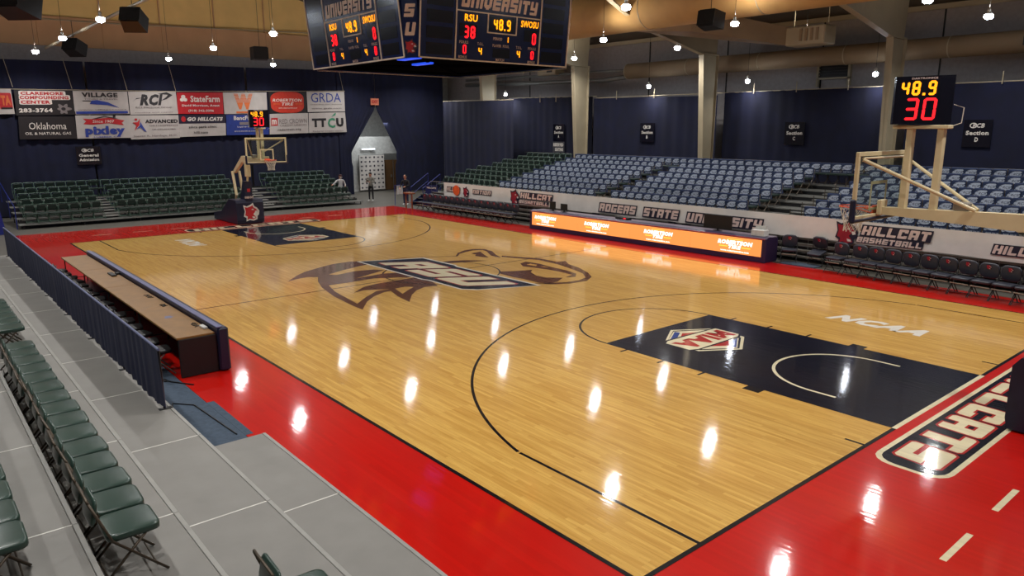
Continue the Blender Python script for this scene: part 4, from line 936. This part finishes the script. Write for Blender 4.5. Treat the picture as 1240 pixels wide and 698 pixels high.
for w0, cx_, cy_, w1, h1 in (('ROGERS', -1.78, -.04, 1.95, .33), ('STATE', .46, -.04, 1.65, .33), ('UNIVERSITY', 3.27, -.06, 3.1, .33), ('HILLCAT', -6.78, .11, 2.15, .26), ('BASKETBALL', -6.95, -.18, 2.0, .16),
                             ('HILLCAT', 9.25, .12, 1.95, .28), ('BASKETBALL', 9.08, -.17, 1.9, .17), ('HILLCAT', -13.3, .05, 1.1, .22), ('NATION', -10.85, .05, 1.45, .2), ('HILLCATS', 12.75, -.03, 1.8, .24)):
    b = MB(); slabword(b, w0, cx_, cy_, w1, h1); b.build('lettering', [INKN, INKP], t)

b = MB(); b.v = []
for hx_, hs in ((-8.25, .68), (7.8, .72), (-12.15, .5)):
    b = MB(); head(b, fn, hx_, -.03, hs, .014); b.build('bobcat_head', [INKN, mat('crimson_ink', (150, 22, 44), .5), INKW], t)
b = MB(); b.flat(ell(-13.0, .02, .3, .27, 16), fn, .016, 0); b.build('orange_ball_mark', mat('ball_orange', (232, 92, 40), .5), t)

# ------------------------------------------------------------ LED scorer board on the far sideline
t = thing('led_board', 'long glowing orange LED advertising table on the far sideline', 'display', (-.05, 8.85, 0), math.radians(.6))
b = MB(); b.prism([(-.0, .02), (.75, .02), (.75, .80), (.18, .86), (.02, .80)], lambda a, c, d: Vector((d, a, c)), -5.75, 5.75); b.build('cabinet', mat('dark_purple_frame', (40, 28, 60), .4), t)
b = MB(); fn = plane((0, -.005, .0), (1, 0, 0), (0, .02, 1)); fq = lambda a, c, d=0.0: fn(a, c, d)
for k in range(4): b.prism(rect(-5.6 + 2.8 * k + .004, -2.8 + 2.8 * k - .004, .2, .76), fn, -.01, .0)
b.build('screen', E_ORG, t)
for k in range(4):
    b = MB(); cx = (-4.75, -1.75, 1.35, 4.6)[k]
    b.text('ROBERTSON', fn, cx, .565, 1.35, .15, .004, 0, .07, .2); b.text('TIRE', fn, cx, .415, .5, .13, .004, 0, .07, .2); b.text('www.robertsontire.com', fn, cx, .28, 1.1, .06, .004, 0, .05)
    for q in (-1, 1): b.flat(rect(*sorted((cx + q * .27, cx + q * .6)), .40, .44), fn, .004, 1)
    b.flat(rect(cx - .3, cx + .3, .665, .69), fn, .004, 1); b.build('screen_lettering', [E_WHT, E_YEL], t)
b = MB(); b.tube([(-5.7, .02, .79), (5.7, .02, .79)], .02, 6); b.build('red_edge', mat('red_edge', (140, 20, 40), .4), t)
b = MB(); b.bbox(-5.7, 5.7, .2, .78, .80, .84, .01); b.build('table_top', mat('grey_top', (110, 100, 112), .5), t)
# things on that table
def monitor(label, x, y, w_, h_, z0=.86):
    t = thing('monitor', label, 'monitor', (x, y, z0))
    b = MB(); b.bbox(-w_ / 2, w_ / 2, -.02, .02, .06, .06 + h_, .006); b.build('screen_back', BLK, t); b = MB(); b.box(-.04, .04, .0, .03, .01, .12); b.bbox(-.14, .14, -.08, .1, 0, .015, .004); b.build('stand', BLK, t)
monitor('wide black monitor seen from behind on the LED table', 3.6, 9.25, 1.15, .48)
monitor('small black monitor at the left end of the LED table', -4.75, 9.2, .35, .34)
monitor('small dark box monitor beside the left end monitor', -4.1, 9.25, .4, .28)
t = thing('printer', 'white printer at the right end of the LED table', 'printer', (5.25, 9.25, .84))
b = MB(); b.bbox(-.24, .24, -.16, .16, 0, .22, .02); b.build('body', WALLW, t); b = MB(); b.box(-.2, .2, .05, .08, .22, .34); b.build('paper_tray', WALLW, t)
for k, xx in enumerate((-3.1, -1.55, .95, 1.6)):
    t = thing('charcoal_chair', 'charcoal chair top showing behind the LED table, ' + ORD[k] + ' from the left', 'chair', (xx, 9.95, 0), PI + .0, 'chair tops behind the LED table')
    b = MB(); pad(b, -.22, .22, -.2, .22, .42, .48); b.build('seat', CHAR, t, True); b = MB(); pad(b, -.21, .21, -.18, .18, -.02, .02, .09, Matrix.Translation((0, -.22, .74)) @ Matrix.Rotation(PI / 2, 4, 'X')); b.build('backrest', CHAR, t, True)
    b = MB()
    for sx in (-.2, .2): b.tube([(sx, -.22, .8), (sx, -.2, 0.01)], .012); b.tube([(sx, .2, .42), (sx, .2, 0.01)], .012)
    b.build('frame', DARK, t)
t = thing('red_light_box', 'low black box with a red light on the LED table', 'box', (-.75, 9.25, .84))
b = MB(); b.bbox(-.35, .35, -.1, .1, 0, .1, .02); b.build('case', BLK, t); b = MB(); b.bbox(.1, .22, -.12, -.1, .03, .08, .005); b.build('indicator', mat('red_indicator', (255, 30, 40), emit=1.2), t)

# ------------------------------------------------------------ padded bench chairs
def bench_chair(label, loc, rz, group):
    t = thing('bench_chair', label, 'chair', loc, rz, group)
    b = MB(); pad(b, -.23, .23, -.2, .24, .42, .49, .07); b.build('seat', CHAR, t, True)
    Mb = Matrix.Translation((0, -.25, .72)) @ Matrix.Rotation(math.radians(-10), 4, 'X') @ Matrix.Rotation(PI / 2, 4, 'X')
    b = MB(); pad(b, -.235, .235, -.21, .2, -.035, .035, .13, Mb); bk = b.build('backrest', CHAR, t, True)
    fnb = lambda a, c, d=0.0: Mb @ Vector((-a, c, -.041 - d))
    b = MB(); head(b, fnb, 0, .1, .14, .0, 0, 1, 2); b.build('emblem', [INKN, mat('crimson_ink', (150, 22, 44), .5), INKW], bk)
    for s in (-1, 1):
        b = MB(); b.tube([(s * .235, -.29, .86), (s * .24, -.2, .5), (s * .24, .24, .012)], .013); b.build('leg', DARK, t)
        b = MB(); b.tube([(s * .22, .12, .42), (s * .22, -.28, .012)], .013); b.build('rear_leg', DARK, t)
    b = MB(); b.tube([(-.24, .19, .1), (.24, .19, .1)], .011); b.build('stretcher', DARK, t); b = MB(); b.tube([(-.23, .2, .33), (.23, .2, .33)], .016); b.build('stretcher', mat('tan_stretcher', (130, 120, 100), .5), t)
    return t
bp = None
for i in range(12):
    x = 7.95 + .51 * i + (.1 if i else 0); y = 9.45 - .125 * (x - 7.9)
    lab = 'charcoal padded chair with red emblem, ' + ORD[i] + ' from the left in the near team bench'
    if bp is None: bp = bench_chair(lab, (x, y - .27, 0.01), PI - .12, 'near team bench chairs')
    else: dup(bp, (x, y - .27, 0.01), PI - .12, lab, 'near team bench chairs')
for i in range(16):
    dup(bp, (-15.05 + .5 * i, 9.2 + .01 * (i % 3), 0.01), PI + .02, 'charcoal padded chair, ' + ORD[i] + ' from the far end in the far team bench', 'far team bench chairs')
dup(bp, (6.15, 9.6, 0), PI + .5, 'single charcoal chair with emblem right of the LED table')
t = dup(bp, (7.0, 9.9, 0.0), PI - .1, 'folded charcoal chair leaning on the rail beyond the LED table')
t.rotation_euler = (math.radians(-14), 0, PI)
b = MB(); b.bbox(6.0, 7.2, 9.3, 9.8, .001, .05, .01); tag(b.build('floor_mat', CARP), 'flat slate blue mat on floor right of the LED table', 'mat')
t = thing('wooden_stool', 'orange brown wooden stool at the far end of the far bench', 'stool', (-16.0, 9.0, .0))
W1 = mat('orange_brown_wood', (116, 66, 34), .5)
b = MB(); b.bbox(-.35, .35, -.18, .18, .86, .94, .02); b.build('seat', W1, t)
for sx in (-.3, .3):
    b = MB(); b.bbox(sx - .03, sx + .03, -.05, .01, 0, .87, .005); b.build('leg', W1, t)
b = MB(); b.tube([(-.3, 0, .4), (.3, 0, .4)], .02); b.build('stretcher', W1, t)

# ------------------------------------------------------------ near scorer tables
t = thing('scorer_table', 'long brown topped table with navy padded front along the near sideline', 'table', (-.4, -8.8, 0))
for k in range(4):
    x0 = -5.5 + 2.75 * k; b = MB(); b.bbox(x0 + .004, x0 + 2.746, -.42, .24, .72, .76, .006); b.build('table_top', LAM, t)
b = MB(); b.bbox(-5.6, 5.6, .26, .46, .02, .84, .03); b.build('front_board', NAVY, t)
b = MB(); b.bbox(-5.6, 5.58, .25, .36, .84, .87, .008); b.build('board_cap', mat('grey_blue_edge', (92, 96, 130), .4), t)
b = MB(); b.bbox(5.48, 5.52, -.40, .25, .02, .72, .004); b.build('end_panel', BLK, t)
for k in range(5):
    b = MB()
    for yy in (-.36, .16): b.tube([(-5.35 + k * 2.68, yy, .72), (-5.35 + k * 2.68, yy, .012)], .014)
    b.tube([(-5.35 + k * 2.68, -.36, .15), (-5.35 + k * 2.68, .16, .15)], .01); b.build('leg_frame', DARK, t)
bc = None
def black_chair(label, loc, rz, group):
    t = thing('black_folding_chair', label, 'chair', loc, rz, group)
    seat, back, fl, rl, top, cb = chair_geo(True)
    seat.build('seat', BLK, t, True); back.build('backrest', BLK, t, True)
    for q in fl: q.build('leg', ALU, t)
    for q in rl: q.build('rear_leg', ALU, t)
    top.build('top_rail', ALU, t)
    return t
for i in range(16):
    x = -5.4 + .66 * i; lab = 'black folding chair behind the near scorer table, ' + ORD[i] + ' from its far end'
    if bc is None: bc = black_chair(lab, (x, -9.42, 0.0125), .05, 'black chairs behind the scorer table')
    else: dup(bc, (x, -9.42 + random.uniform(-.04, .04), 0.0125), random.uniform(-.25, .25), lab, 'black chairs behind the scorer table')
# clutter on the table
b = MB(); b.bbox(-2.25, -1.75, -8.78, -8.66, .765, .80, .01); b.bbox(-2.1, -1.95, -8.64, -8.5, .765, .81, .01); tag(b.build('control_console', BLK), 'black control console lying on the brown scorer table', 'console')
b = MB(); b.bbox(4.55, 4.8, -8.66, -8.58, .762, .80, .005); tag(b.build('power_adapter', WALLW), 'white power strip at the near end of the scorer table', 'adapter')
for k, (x0, sc) in enumerate(((4.2, .22), (2.2, .16), (1.0, .25))):
    b = MB(); pts = [(x0 + sc * 1.6 * (i / 14) + .03 * math.sin(i * 2.1), -8.68 + .06 * math.sin(i * 1.3 + k), .768) for i in range(15)]; b.tube(pts, .006, 5)
    tag(b.build('loose_cable', BLK), ['tangled black cable beside the white power strip', 'short black cable at the middle of the scorer table', 'long black cable along the scorer table front'][k], 'cable')
b = MB(); b.flat([(3.3, -8.92), (3.5, -8.98), (3.52, -8.84), (3.34, -8.82)], FL, .7625); b.flat([(3.38, -8.86), (3.5, -8.9), (3.45, -8.78)], FL, .764); tag(b.build('note_tape', mat('grey_blue_edge', (92, 96, 130), .4)), 'small grey tape mark on the brown table top', 'tape')
b = MB(); b.tube([(7.0, -9.9, .02), (6.3, -9.7, .02), (6.6, -9.45, .02), (8.2, -9.35, .022)], .012, 6); tag(b.build('floor_cable', BLK), 'thin black cable crossing the blue carpet', 'cable')
b = MB(); b.tube([(4.4, -9.7, .022), (5.2, -9.4, .022), (5.6, -9.15, .022)], .012, 6); b.bbox(5.0, 5.12, -9.5, -9.44, .012, .04, .005); tag(b.build('floor_cable', BLK), 'black power cable on the red floor by the table end', 'cable')

# navy skirted fence
t = thing('skirted_fence', 'long low fence draped in navy cloth along the second deck', 'fence', (0, -10.13, .4))
nP = 7; xs = [-9.6 + (7.62 + 9.6) * k / nP for k in range(nP + 1)]
for a, c in zip(xs[:-1], xs[1:]):
    vs = []; fs = []; N = 44
    for i in range(N + 1):
        x = a + (c - a) * i / N; q = .010 * math.sin(x * 17 + 2 * math.sin(x * 3)) + .006 * math.sin(x * 41)
        for j in range(5):
            u = j / 4; vs.append((x + .06 * (1 - u) * (1 if x > 7.5 else 0), q * (1.6 - u) - .03 + .02 * (1 - u), .02 + .02 * (1 + math.sin(x * 2.6)) * (1 - u) + .91 * u))
    for i in range(N):
        for j in range(4): fs.append((i * 5 + j, (i + 1) * 5 + j, (i + 1) * 5 + j + 1, i * 5 + j + 1))
    b = MB(); b.add(vs, fs); b.build('cloth_panel', SKIRT, t, True)
b = MB(); b.tube([(-9.6, -.01, .93), (7.62, -.01, .93)], .02, 8); b.build('top_rail', mat('pale_blue_rail', (88, 96, 130), .45), t)
for x in xs:
    x = min(x, 7.5); b = MB(); b.tube([(x, .02, 0.0), (x, .02, .93)], .018); b.bbox(x - .04, x + .04, -.06, .12, 0.0, .012, .003); b.build('post', DARK, t)

# ------------------------------------------------------------ portable hoops (local +x points to the court, origin under the board)
def hoop(label, loc, rz, clock_rz):
    t = thing('portable_hoop', label, 'basketball hoop', loc, rz)
    sx = lambda s, z_, y=0.0: Vector((-s, y, z_))
    # backboard
    b = MB(); b.box(-.02, -.005, -.88, .88, 2.93, 3.97); bb = b.build('backboard', GLASS, t)
    b = MB()
    for y0, y1, z0, z1 in ((-.915, .915, 3.93, 4.0), (-.915, .915, 2.9, 2.97), (-.915, -.85, 2.97, 3.93), (.85, .915, 2.97, 3.93)): b.bbox(-.045, .01, y0, y1, z0, z1, .006)
    b.build('board_frame', BEIGE, bb)
    b = MB()
    for y0, y1, z0, z1 in ((-.305, .305, 3.46, 3.51), (-.305, -.255, 3.07, 3.46), (.255, .305, 3.07, 3.46), (-.305, .305, 3.03, 3.07)): b.box(-.004, .002, y0, y1, z0, z1)
    b.build('target_square', BEIGE, bb)
    b = MB(); b.bbox(-.06, .03, -.93, .93, 2.86, 2.93, .02); b.bbox(-.06, .03, -.945, -.87, 2.88, 3.25, .02); b.bbox(-.06, .03, .87, .945, 2.88, 3.25, .02); b.build('edge_pad', NAVY, bb)
    # rim and net
    b = MB(); R = .235; cx = .38
    b.tube([(cx + R * math.cos(k * PI / 12), R * math.sin(k * PI / 12), 3.05) for k in range(24)], .011, 6, 0, True); b.bbox(.0, .03, -.12, .12, 2.96, 3.1, .005); b.bbox(.02, .18, -.09, .09, 3.03, 3.06, .005); b.tube([(.03, -.1, 2.97), (cx - .1, -.2, 3.04)], .01); b.tube([(.03, .1, 2.97), (cx - .1, .2, 3.04)], .01); rim = b.build('rim', ORNG, t)
    b = MB()
    for k in range(12):
        for sg in (1, -1):
            pts = []
            for j in range(6):
                a = (k + sg * j * .5) * PI / 6; rr = R - .0 - .1 * min(1, j / 3.5) + (.01 if j == 5 else 0); pts.append((cx + rr * math.cos(a), rr * math.sin(a), 3.04 - j * .085))
            b.tube(pts, .0055, 4)
    b.build('net', NETM, rim)
    # boom
    b = MB(); b.prism([(.1, 3.08), (2.75, 3.14), (2.75, 2.86), (1.9, 2.88), (.1, 2.96)], lambda a, c, d: sx(a, c, d), -.08, .08); b.build('boom', BEIGE, t)
    b = MB(); b.prism([(.1, 2.97), (.1, 3.45), (.16, 3.45), (.5, 2.97)], lambda a, c, d: sx(a, c, d), -.2, .2) if False else b.bbox(-.12, -.05, -.12, .12, 2.95, 3.2, .01); b.build('mount_plate', BEIGE, t)
    for y in (-.8, .8):
        b = MB(); b.tube([(-.06, y, 3.88), (-1.5, y * .08, 3.13)], .028, 8); b.build('brace', BEIGE, t)
    b = MB(); b.tube([(-.06, -.8, 3.9), (-.06, .8, 3.9)], .02); b.build('cross_tube', BEIGE, t)
    b = MB(); b.prism([(1.9, 2.98), (2.65, 3.14), (2.85, 3.14), (4.02, 2.44), (3.95, 2.3), (2.78, 2.9), (2.1, 2.86)], lambda a, c, d: sx(a, c, d), -.07, .07); b.build('elbow_arm', BEIGE, t)
    for y in (-.16, .16):
        b = MB(); b.tube([sx(3.9, 2.4, y), sx(3.6, 1.3, y), sx(4.2, .5, y)], .065, 6); b.build('lift_arm', BEIGE, t)
    b = MB(); b.bbox(-2.5, -2.3, -.11, .11, 2.2, 2.9, .02); b.tube([sx(2.45, 2.2), sx(2.6, 1.7)], .05); b.build('front_strut', BEIGE, t)
    b = MB(); b.prism([(2.47, .95), (2.47, 2.0), (2.7, 2.0), (3.2, .95)], lambda a, c, d: sx(a, c, d), -.17, .17); b.build('mast_pad', NAVY, t)
    # padded base
    b = MB(); pr_ = [(2.3 + .0, .04), (2.26, .2), (2.26, 1.0), (2.36, 1.14), (3.2, 1.14), (4.3, .5), (5.4, .36), (5.4, .04)]
    b.prism([(p + .17, q) for p, q in pr_], lambda a, c, d: sx(a, c, d), -.64, .64); ba = b.build('base_pad', NAVY, t)
    fnl = plane((-2.43, 0, .55), (0, 1, 0), (0, 0, 1)) 
    b = MB(); head(b, fnl, .05, -.02, .75, .006, 0, 1, 2); b.build('pad_emblem', [INKW, INKR, INKW], ba)
    fnm = plane((-2.46, 0, 1.35), (0, 1, 0), (0, 0, 1))
    b = MB(); b.text('ROGERS STATE', fnm, 0, -.1, .4, .1, .006, 0, .05); b.build('mast_lettering', INKP, ba); b = MB(); b.flat(rect(-.07, .07, .15, .3), fnm, .006, 0); b.build('mast_label', INKR, ba)
    b = MB()
    for y in (-.5, .5):
        for s_ in (2.9, 5.2): b.tube([(-s_, y - .04, .05), (-s_, y + .04, .05)], .05, 10)
    b.build('caster', BLK, t)
    # shot clock on two posts
    for xx, nm in ((-.42, 0), (-.88, 1)):
        b = MB(); b.bbox(xx - .05, xx + .05, -.06, .06, 3.08, 4.42, .01); b.build('clock_post', BEIGE, t)
    b = MB(); b.bbox(-1.0, -.16, -.1, .1, 4.36, 4.42, .01); b.build('clock_bracket', BEIGE, t)
    ck = bpy.data.objects.new('shot_clock', None)
    M = Matrix.Translation((-.56, 0, 4.43)) @ Matrix.Rotation(clock_rz, 4, 'Z')
    b = MB(); b.prism([(-.40, -.14), (.42, -.14), (.3, .14), (-.47, .1)], lambda a, c, d: M @ Vector((a, c, d)), 0, .74); ck = b.build('shot_clock', NAVYD, t)
    bs = M @ Vector((0, -.142, 0)); fk = plane(bs, (M.to_3x3() @ Vector((1, 0, 0))), (0, 0, 1))
    b = MB(); b.seg('48.9', fk, -.07, .555, .53, .22, .004, 0, .17, .05); b.build('clock_digits', E_AMB, ck); b = MB(); b.seg('30', fk, -.02, .235, .5, .34, .004, 0, .12, .05); b.build('clock_digits', E_RED, ck)
    b = MB(); b.text('DAKTRONICS', fk, .0, .705, .36, .03, .004, 0, .02); b.build('clock_lettering', INKP, ck)
    b = MB(); b.tube([M @ Vector((.42, .0, .3)), M @ Vector((.56, .0, .25)), M @ Vector((.55, 0, .02)), M @ Vector((.3, 0, -.08))], .008, 5); b.build('clock_wire', NETM, ck)
    b = MB(); b.bbox(-1.4, -1.18, -.16, .06, 3.1, 3.24, .02); b.build('control_box', mat('grey_box', (120, 112, 100), .5), t)
    return t
hoop('nearer portable basketball hoop with shot clock at the right of the court', (12.95, 0, 0), PI, math.radians(193))
hoop('farther portable basketball hoop with shot clock before the end bleacher', (-13.1, 0, 0), 0, math.radians(62))

# ------------------------------------------------------------ people
def person(name, label, joints, edges, mats, loc, rz, extra=None):
    """joints: {name:(x,y,z,r)}; edges: [(a,b,mat)]"""
    keys = list(joints); me = bpy.data.meshes.new('body')
    me.from_pydata([joints[k][:3] for k in keys], [(keys.index(a), keys.index(c)) for a, c, _ in edges], [])
    o = bpy.data.objects.new('body', me); COL.objects.link(o)
    md = o.modifiers.new('skin', 'SKIN'); md.use_smooth_shade = True
    for i, k in enumerate(keys):
        sv = me.skin_vertices[0].data[i]; sv.radius = (joints[k][3], joints[k][3] * (.72 if k in ('chest', 'pelvis', 'waist') else 1)); sv.use_root = (k == 'pelvis')
    md2 = o.modifiers.new('sub', 'SUBSURF'); md2.levels = 1; md2.render_levels = 1
    bpy.context.view_layer.update()
    m2 = bpy.data.meshes.new_from_object(o.evaluated_get(bpy.context.evaluated_depsgraph_get()))
    bpy.data.objects.remove(o)
    m2.materials.clear()
    for m in mats: m2.materials.append(m)
    segs = [(Vector(joints[a][:3]), Vector(joints[c][:3]), k) for a, c, k in edges]
    for p in m2.polygons:
        best = 1e9
        for a, c, k in segs:
            d = c - a; tt = max(0, min(1, (p.center - a).dot(d) / d.length_squared)); q = (p.center - a - d * tt).length
            if q < best: best = q; p.material_index = k
        p.use_smooth = True
    t = thing(name, label, 'person', loc, rz)
    link(bpy.data.objects.new('body', m2), t)
    hx, hy, hz, hr = joints['head']
    b = MB(); b.lathe([(.03, -.13), (.06, -.11), (.078, -.05), (.085, .0), (.08, .06), (.055, .1), (.02, .115)], 14, 0, Matrix.Translation((hx, hy + .01, hz)) @ Matrix.Diagonal((.92, 1.1, 1, 1))); hd = b.build('head', SKIN, t, True)
    b = MB()
    for s in (-1, 1): b.lathe([(.001, -.012), (.012, 0), (.001, .012)], 6, 0, Matrix.Translation((hx + s * .03, hy + .09, hz + .005))); b.lathe([(.004, -.03), (.014, 0), (.004, .03)], 6, 1, Matrix.Translation((hx + s * .082, hy, hz)))
    b.add([(hx - .012, hy + .09, hz - .03), (hx + .012, hy + .09, hz - .03), (hx, hy + .118, hz - .03), (hx, hy + .088, hz + .01)], [(0, 1, 2), (0, 2, 3), (1, 3, 2)], 1); b.box(hx - .022, hx + .022, hy + .085, hy + .094, hz - .062, hz - .054, 2)
    b.build('face_features', [BLK, SKIN, INKR], hd)
    return t, (hx, hy, hz)
def fingers(J, E, wr, side, direc, m):
    w0 = Vector(J[wr][:3]); d = Vector(direc).normalized(); ax = Vector((side, 0, 0)) if abs(d.x) < .8 else Vector((0, 1, 0))
    J[wr + 'palm'] = tuple(w0 + d * .06) + (.028,); E.append((wr, wr + 'palm', m))
    for k in range(4):
        o = ax * ((k - 1.5) * .02); L = (.075, .085, .08, .06)[k]
        J[wr + 'f%d' % k] = tuple(w0 + d * (.075 + L) + o * 1.3) + (.008,); E.append((wr + 'palm', wr + 'f%d' % k, m))
    J[wr + 'th'] = tuple(w0 + d * .07 + ax * .06) + (.009,); E.append((wr + 'palm', wr + 'th', m))
def body(stand=True, arms=None):
    J = {'pelvis': (0, 0, .95, .15), 'waist': (0, 0, 1.1, .135), 'chest': (0, 0, 1.32, .155), 'neck': (0, .005, 1.5, .055), 'head': (0, .02, 1.64, .085)}
    E = [('pelvis', 'waist', 0), ('waist', 'chest', 0), ('chest', 'neck', 0), ('neck', 'head', 2)]
    for s, n in ((-1, 'l'), (1, 'r')):
        J[n + 'sh'] = (s * .19, 0, 1.42, .065); E.append(('chest', n + 'sh', 0))
        el, wr = (arms or {}).get(n, ((s * .25, -.02, 1.14), (s * .24, .05, .90)))
        J[n + 'el'] = tuple(el) + (.048,); J[n + 'wr'] = tuple(wr) + (.032,); E += [(n + 'sh', n + 'el', 0), (n + 'el', n + 'wr', 0)]
        fingers(J, E, n + 'wr', s, Vector(wr) - Vector(el), 2)
        J[n + 'hip'] = (s * .09, 0, .9, .1); E.append(('pelvis', n + 'hip', 1))
        if stand: J[n + 'kn'] = (s * .11, .01, .5, .065); J[n + 'an'] = (s * .12, -.01, .09, .042); J[n + 'toe'] = (s * .13, .16, .035, .035)
        else: J[n + 'kn'] = (s * .13, .42, .94, .07); J[n + 'an'] = (s * .13, .45, .5, .045); J[n + 'toe'] = (s * .13, .62, .45, .035)
        E += [(n + 'hip', n + 'kn', 1), (n + 'kn', n + 'an', 1), (n + 'an', n + 'toe', 3)]
    return J, E
# standing person holding a phone in front of the backdrop
J, E = body(True, {'l': ((-.27, .06, 1.16), (-.1, .3, 1.2)), 'r': ((.27, .06, 1.16), (.1, .3, 1.2))})
t, h = person('person', 'person standing before the backdrop in grey hoodie and black trousers', J, E, [CLOG, CLOK, SKIN, WALLW], (-21.5, 9.75, 0.001), math.radians(-145))
b = MB(); b.lathe([(.088, .02), (.094, .05), (.075, .1), (.03, .13)], 14, 0, Matrix.Translation((h[0], h[1] - .005, h[2] - .005)) @ Matrix.Diagonal((.98, 1.15, 1, 1))); b.build('hair', CLOK, t, True)
b = MB(); b.bbox(-.06, .06, .4, .415, 1.22, 1.32, .004); b.build('phone', BLK, t)
# seated spectator in the end bleacher
J, E = body(False, {'r': ((.40, .12, 1.30), (.60, .22, 1.2)), 'l': ((-.27, .08, 1.14), (-.12, .34, 1.08))})
t, h = person('person', 'person seated in the end bleacher in pale hoodie and dark cap', J, E, [HOODW, CLOK, SKIN, WALLW], (EDX(1) + .22, 7.75, EDZ(1) + .42 - .86), -PI / 2)
b = MB(); b.lathe([(.09, .03), (.096, .05), (.08, .1), (.03, .125)], 14, 0, Matrix.Translation((h[0], h[1], h[2])) @ Matrix.Diagonal((.98, 1.12, 1, 1))); b.bbox(h[0] - .07, h[0] + .07, h[1] + .06, h[1] + .2, h[2] + .035, h[2] + .05, .005); b.build('cap', mat('dark_red_cap', (52, 22, 26), .8), t, True)
b = MB(); b.bbox(h[0] - .07, h[0] + .07, h[1] + .07, h[1] + .115, h[2] - .09, h[2] - .01, .015); b.build('face_mask', WALLW, t)
# person in the corner by the blue steps
J, E = body(True, {'l': ((-.27, .06, 1.16), (-.14, .3, 1.1)), 'r': ((.27, .04, 1.16), (.2, .28, 1.02))})
t, h = person('person', 'person in dark shirt standing by the blue corner steps', J, E, [CLOK, mat('navy_trousers', (24, 30, 60), .8), SKIN, WALLW], (-18.1, 10.1, 0.001), math.radians(-150))
b = MB(); b.lathe([(.086, .03), (.092, .06), (.07, .1), (.03, .12)], 14, 0, Matrix.Translation((h[0], h[1] - .008, h[2] - .003)) @ Matrix.Diagonal((.98, 1.12, 1, 1))); b.build('hair', CLOK, t, True)
b = MB(); vs = []; 
for i in range(9):
    for j in range(7): vs.append((-18.55 + .05 * math.sin(i * 1.1 + j * .3), 9.75 + i * .055, .62 + j * .085))
b.add(vs, [(i * 7 + j, (i + 1) * 7 + j, (i + 1) * 7 + j + 1, i * 7 + j + 1) for i in range(8) for j in range(6)]); tag(b.build('white_towel', WALLW, None, True), 'white cloth hanging on the blue rail in the corner', 'towel')
b = MB(); b.tube([(-18.56, 9.65, 0), (-18.56, 9.65, 1.14), (-18.56, 10.3, 1.14), (-18.56, 10.3, 0)], .02); tag(b.build('towel_rail', mat('blue_rail', (26, 40, 120), .4)), 'short blue rail holding the white cloth in the corner', 'rail')
# blue corner steps
BR = mat('blue_rail', (26, 40, 120), .4)
t = thing('corner_steps', 'blue railed steps at the corner between bench and end drape', 'stairs', (-17.3, 10.9, 0))
for k in range(4):
    b = MB(); b.bbox(-.6 + .0, .6, -.5 + k * .28, -.22 + k * .28, .2 + k * .2 - .04, .2 + k * .2, .005); b.build('tread', DARK, t)
for sx in (-.62, .62):
    b = MB(); b.prism([(-.5, .02), (.65, .02), (.65, .82), (-.5, .2)], lambda a, c, d: Vector((sx + d, a, c)), -.015, .015); b.build('stringer', mat('navy_blue_panel', (20, 32, 86), .5), t)
    b = MB(); b.tube([(sx, -.55, .0), (sx, -.55, 1.05), (sx, .65, 1.8), (sx, .65, .8)], .022); b.tube([(sx, -.55, .6), (sx, .65, 1.35)], .016); b.build('handrail', BR, t)
b = MB(); b.text('HILLCATS', plane((-15.9, 10.4, 1.12), (1, 0, 0), (0, 0, 1)), 0, 0, .9, .1, 0, 0, .05); b.prism(rect(-.6, .6, -.5, .15), plane((-15.9, 10.42, 1.12), (1, 0, 0), (0, 0, 1)), -.02, 0, 1); tag(b.build('blue_barrier', [INKW, mat('navy_blue_panel', (20, 32, 86), .5)]), 'navy blue barrier panel with small white lettering in the corner', 'barrier')
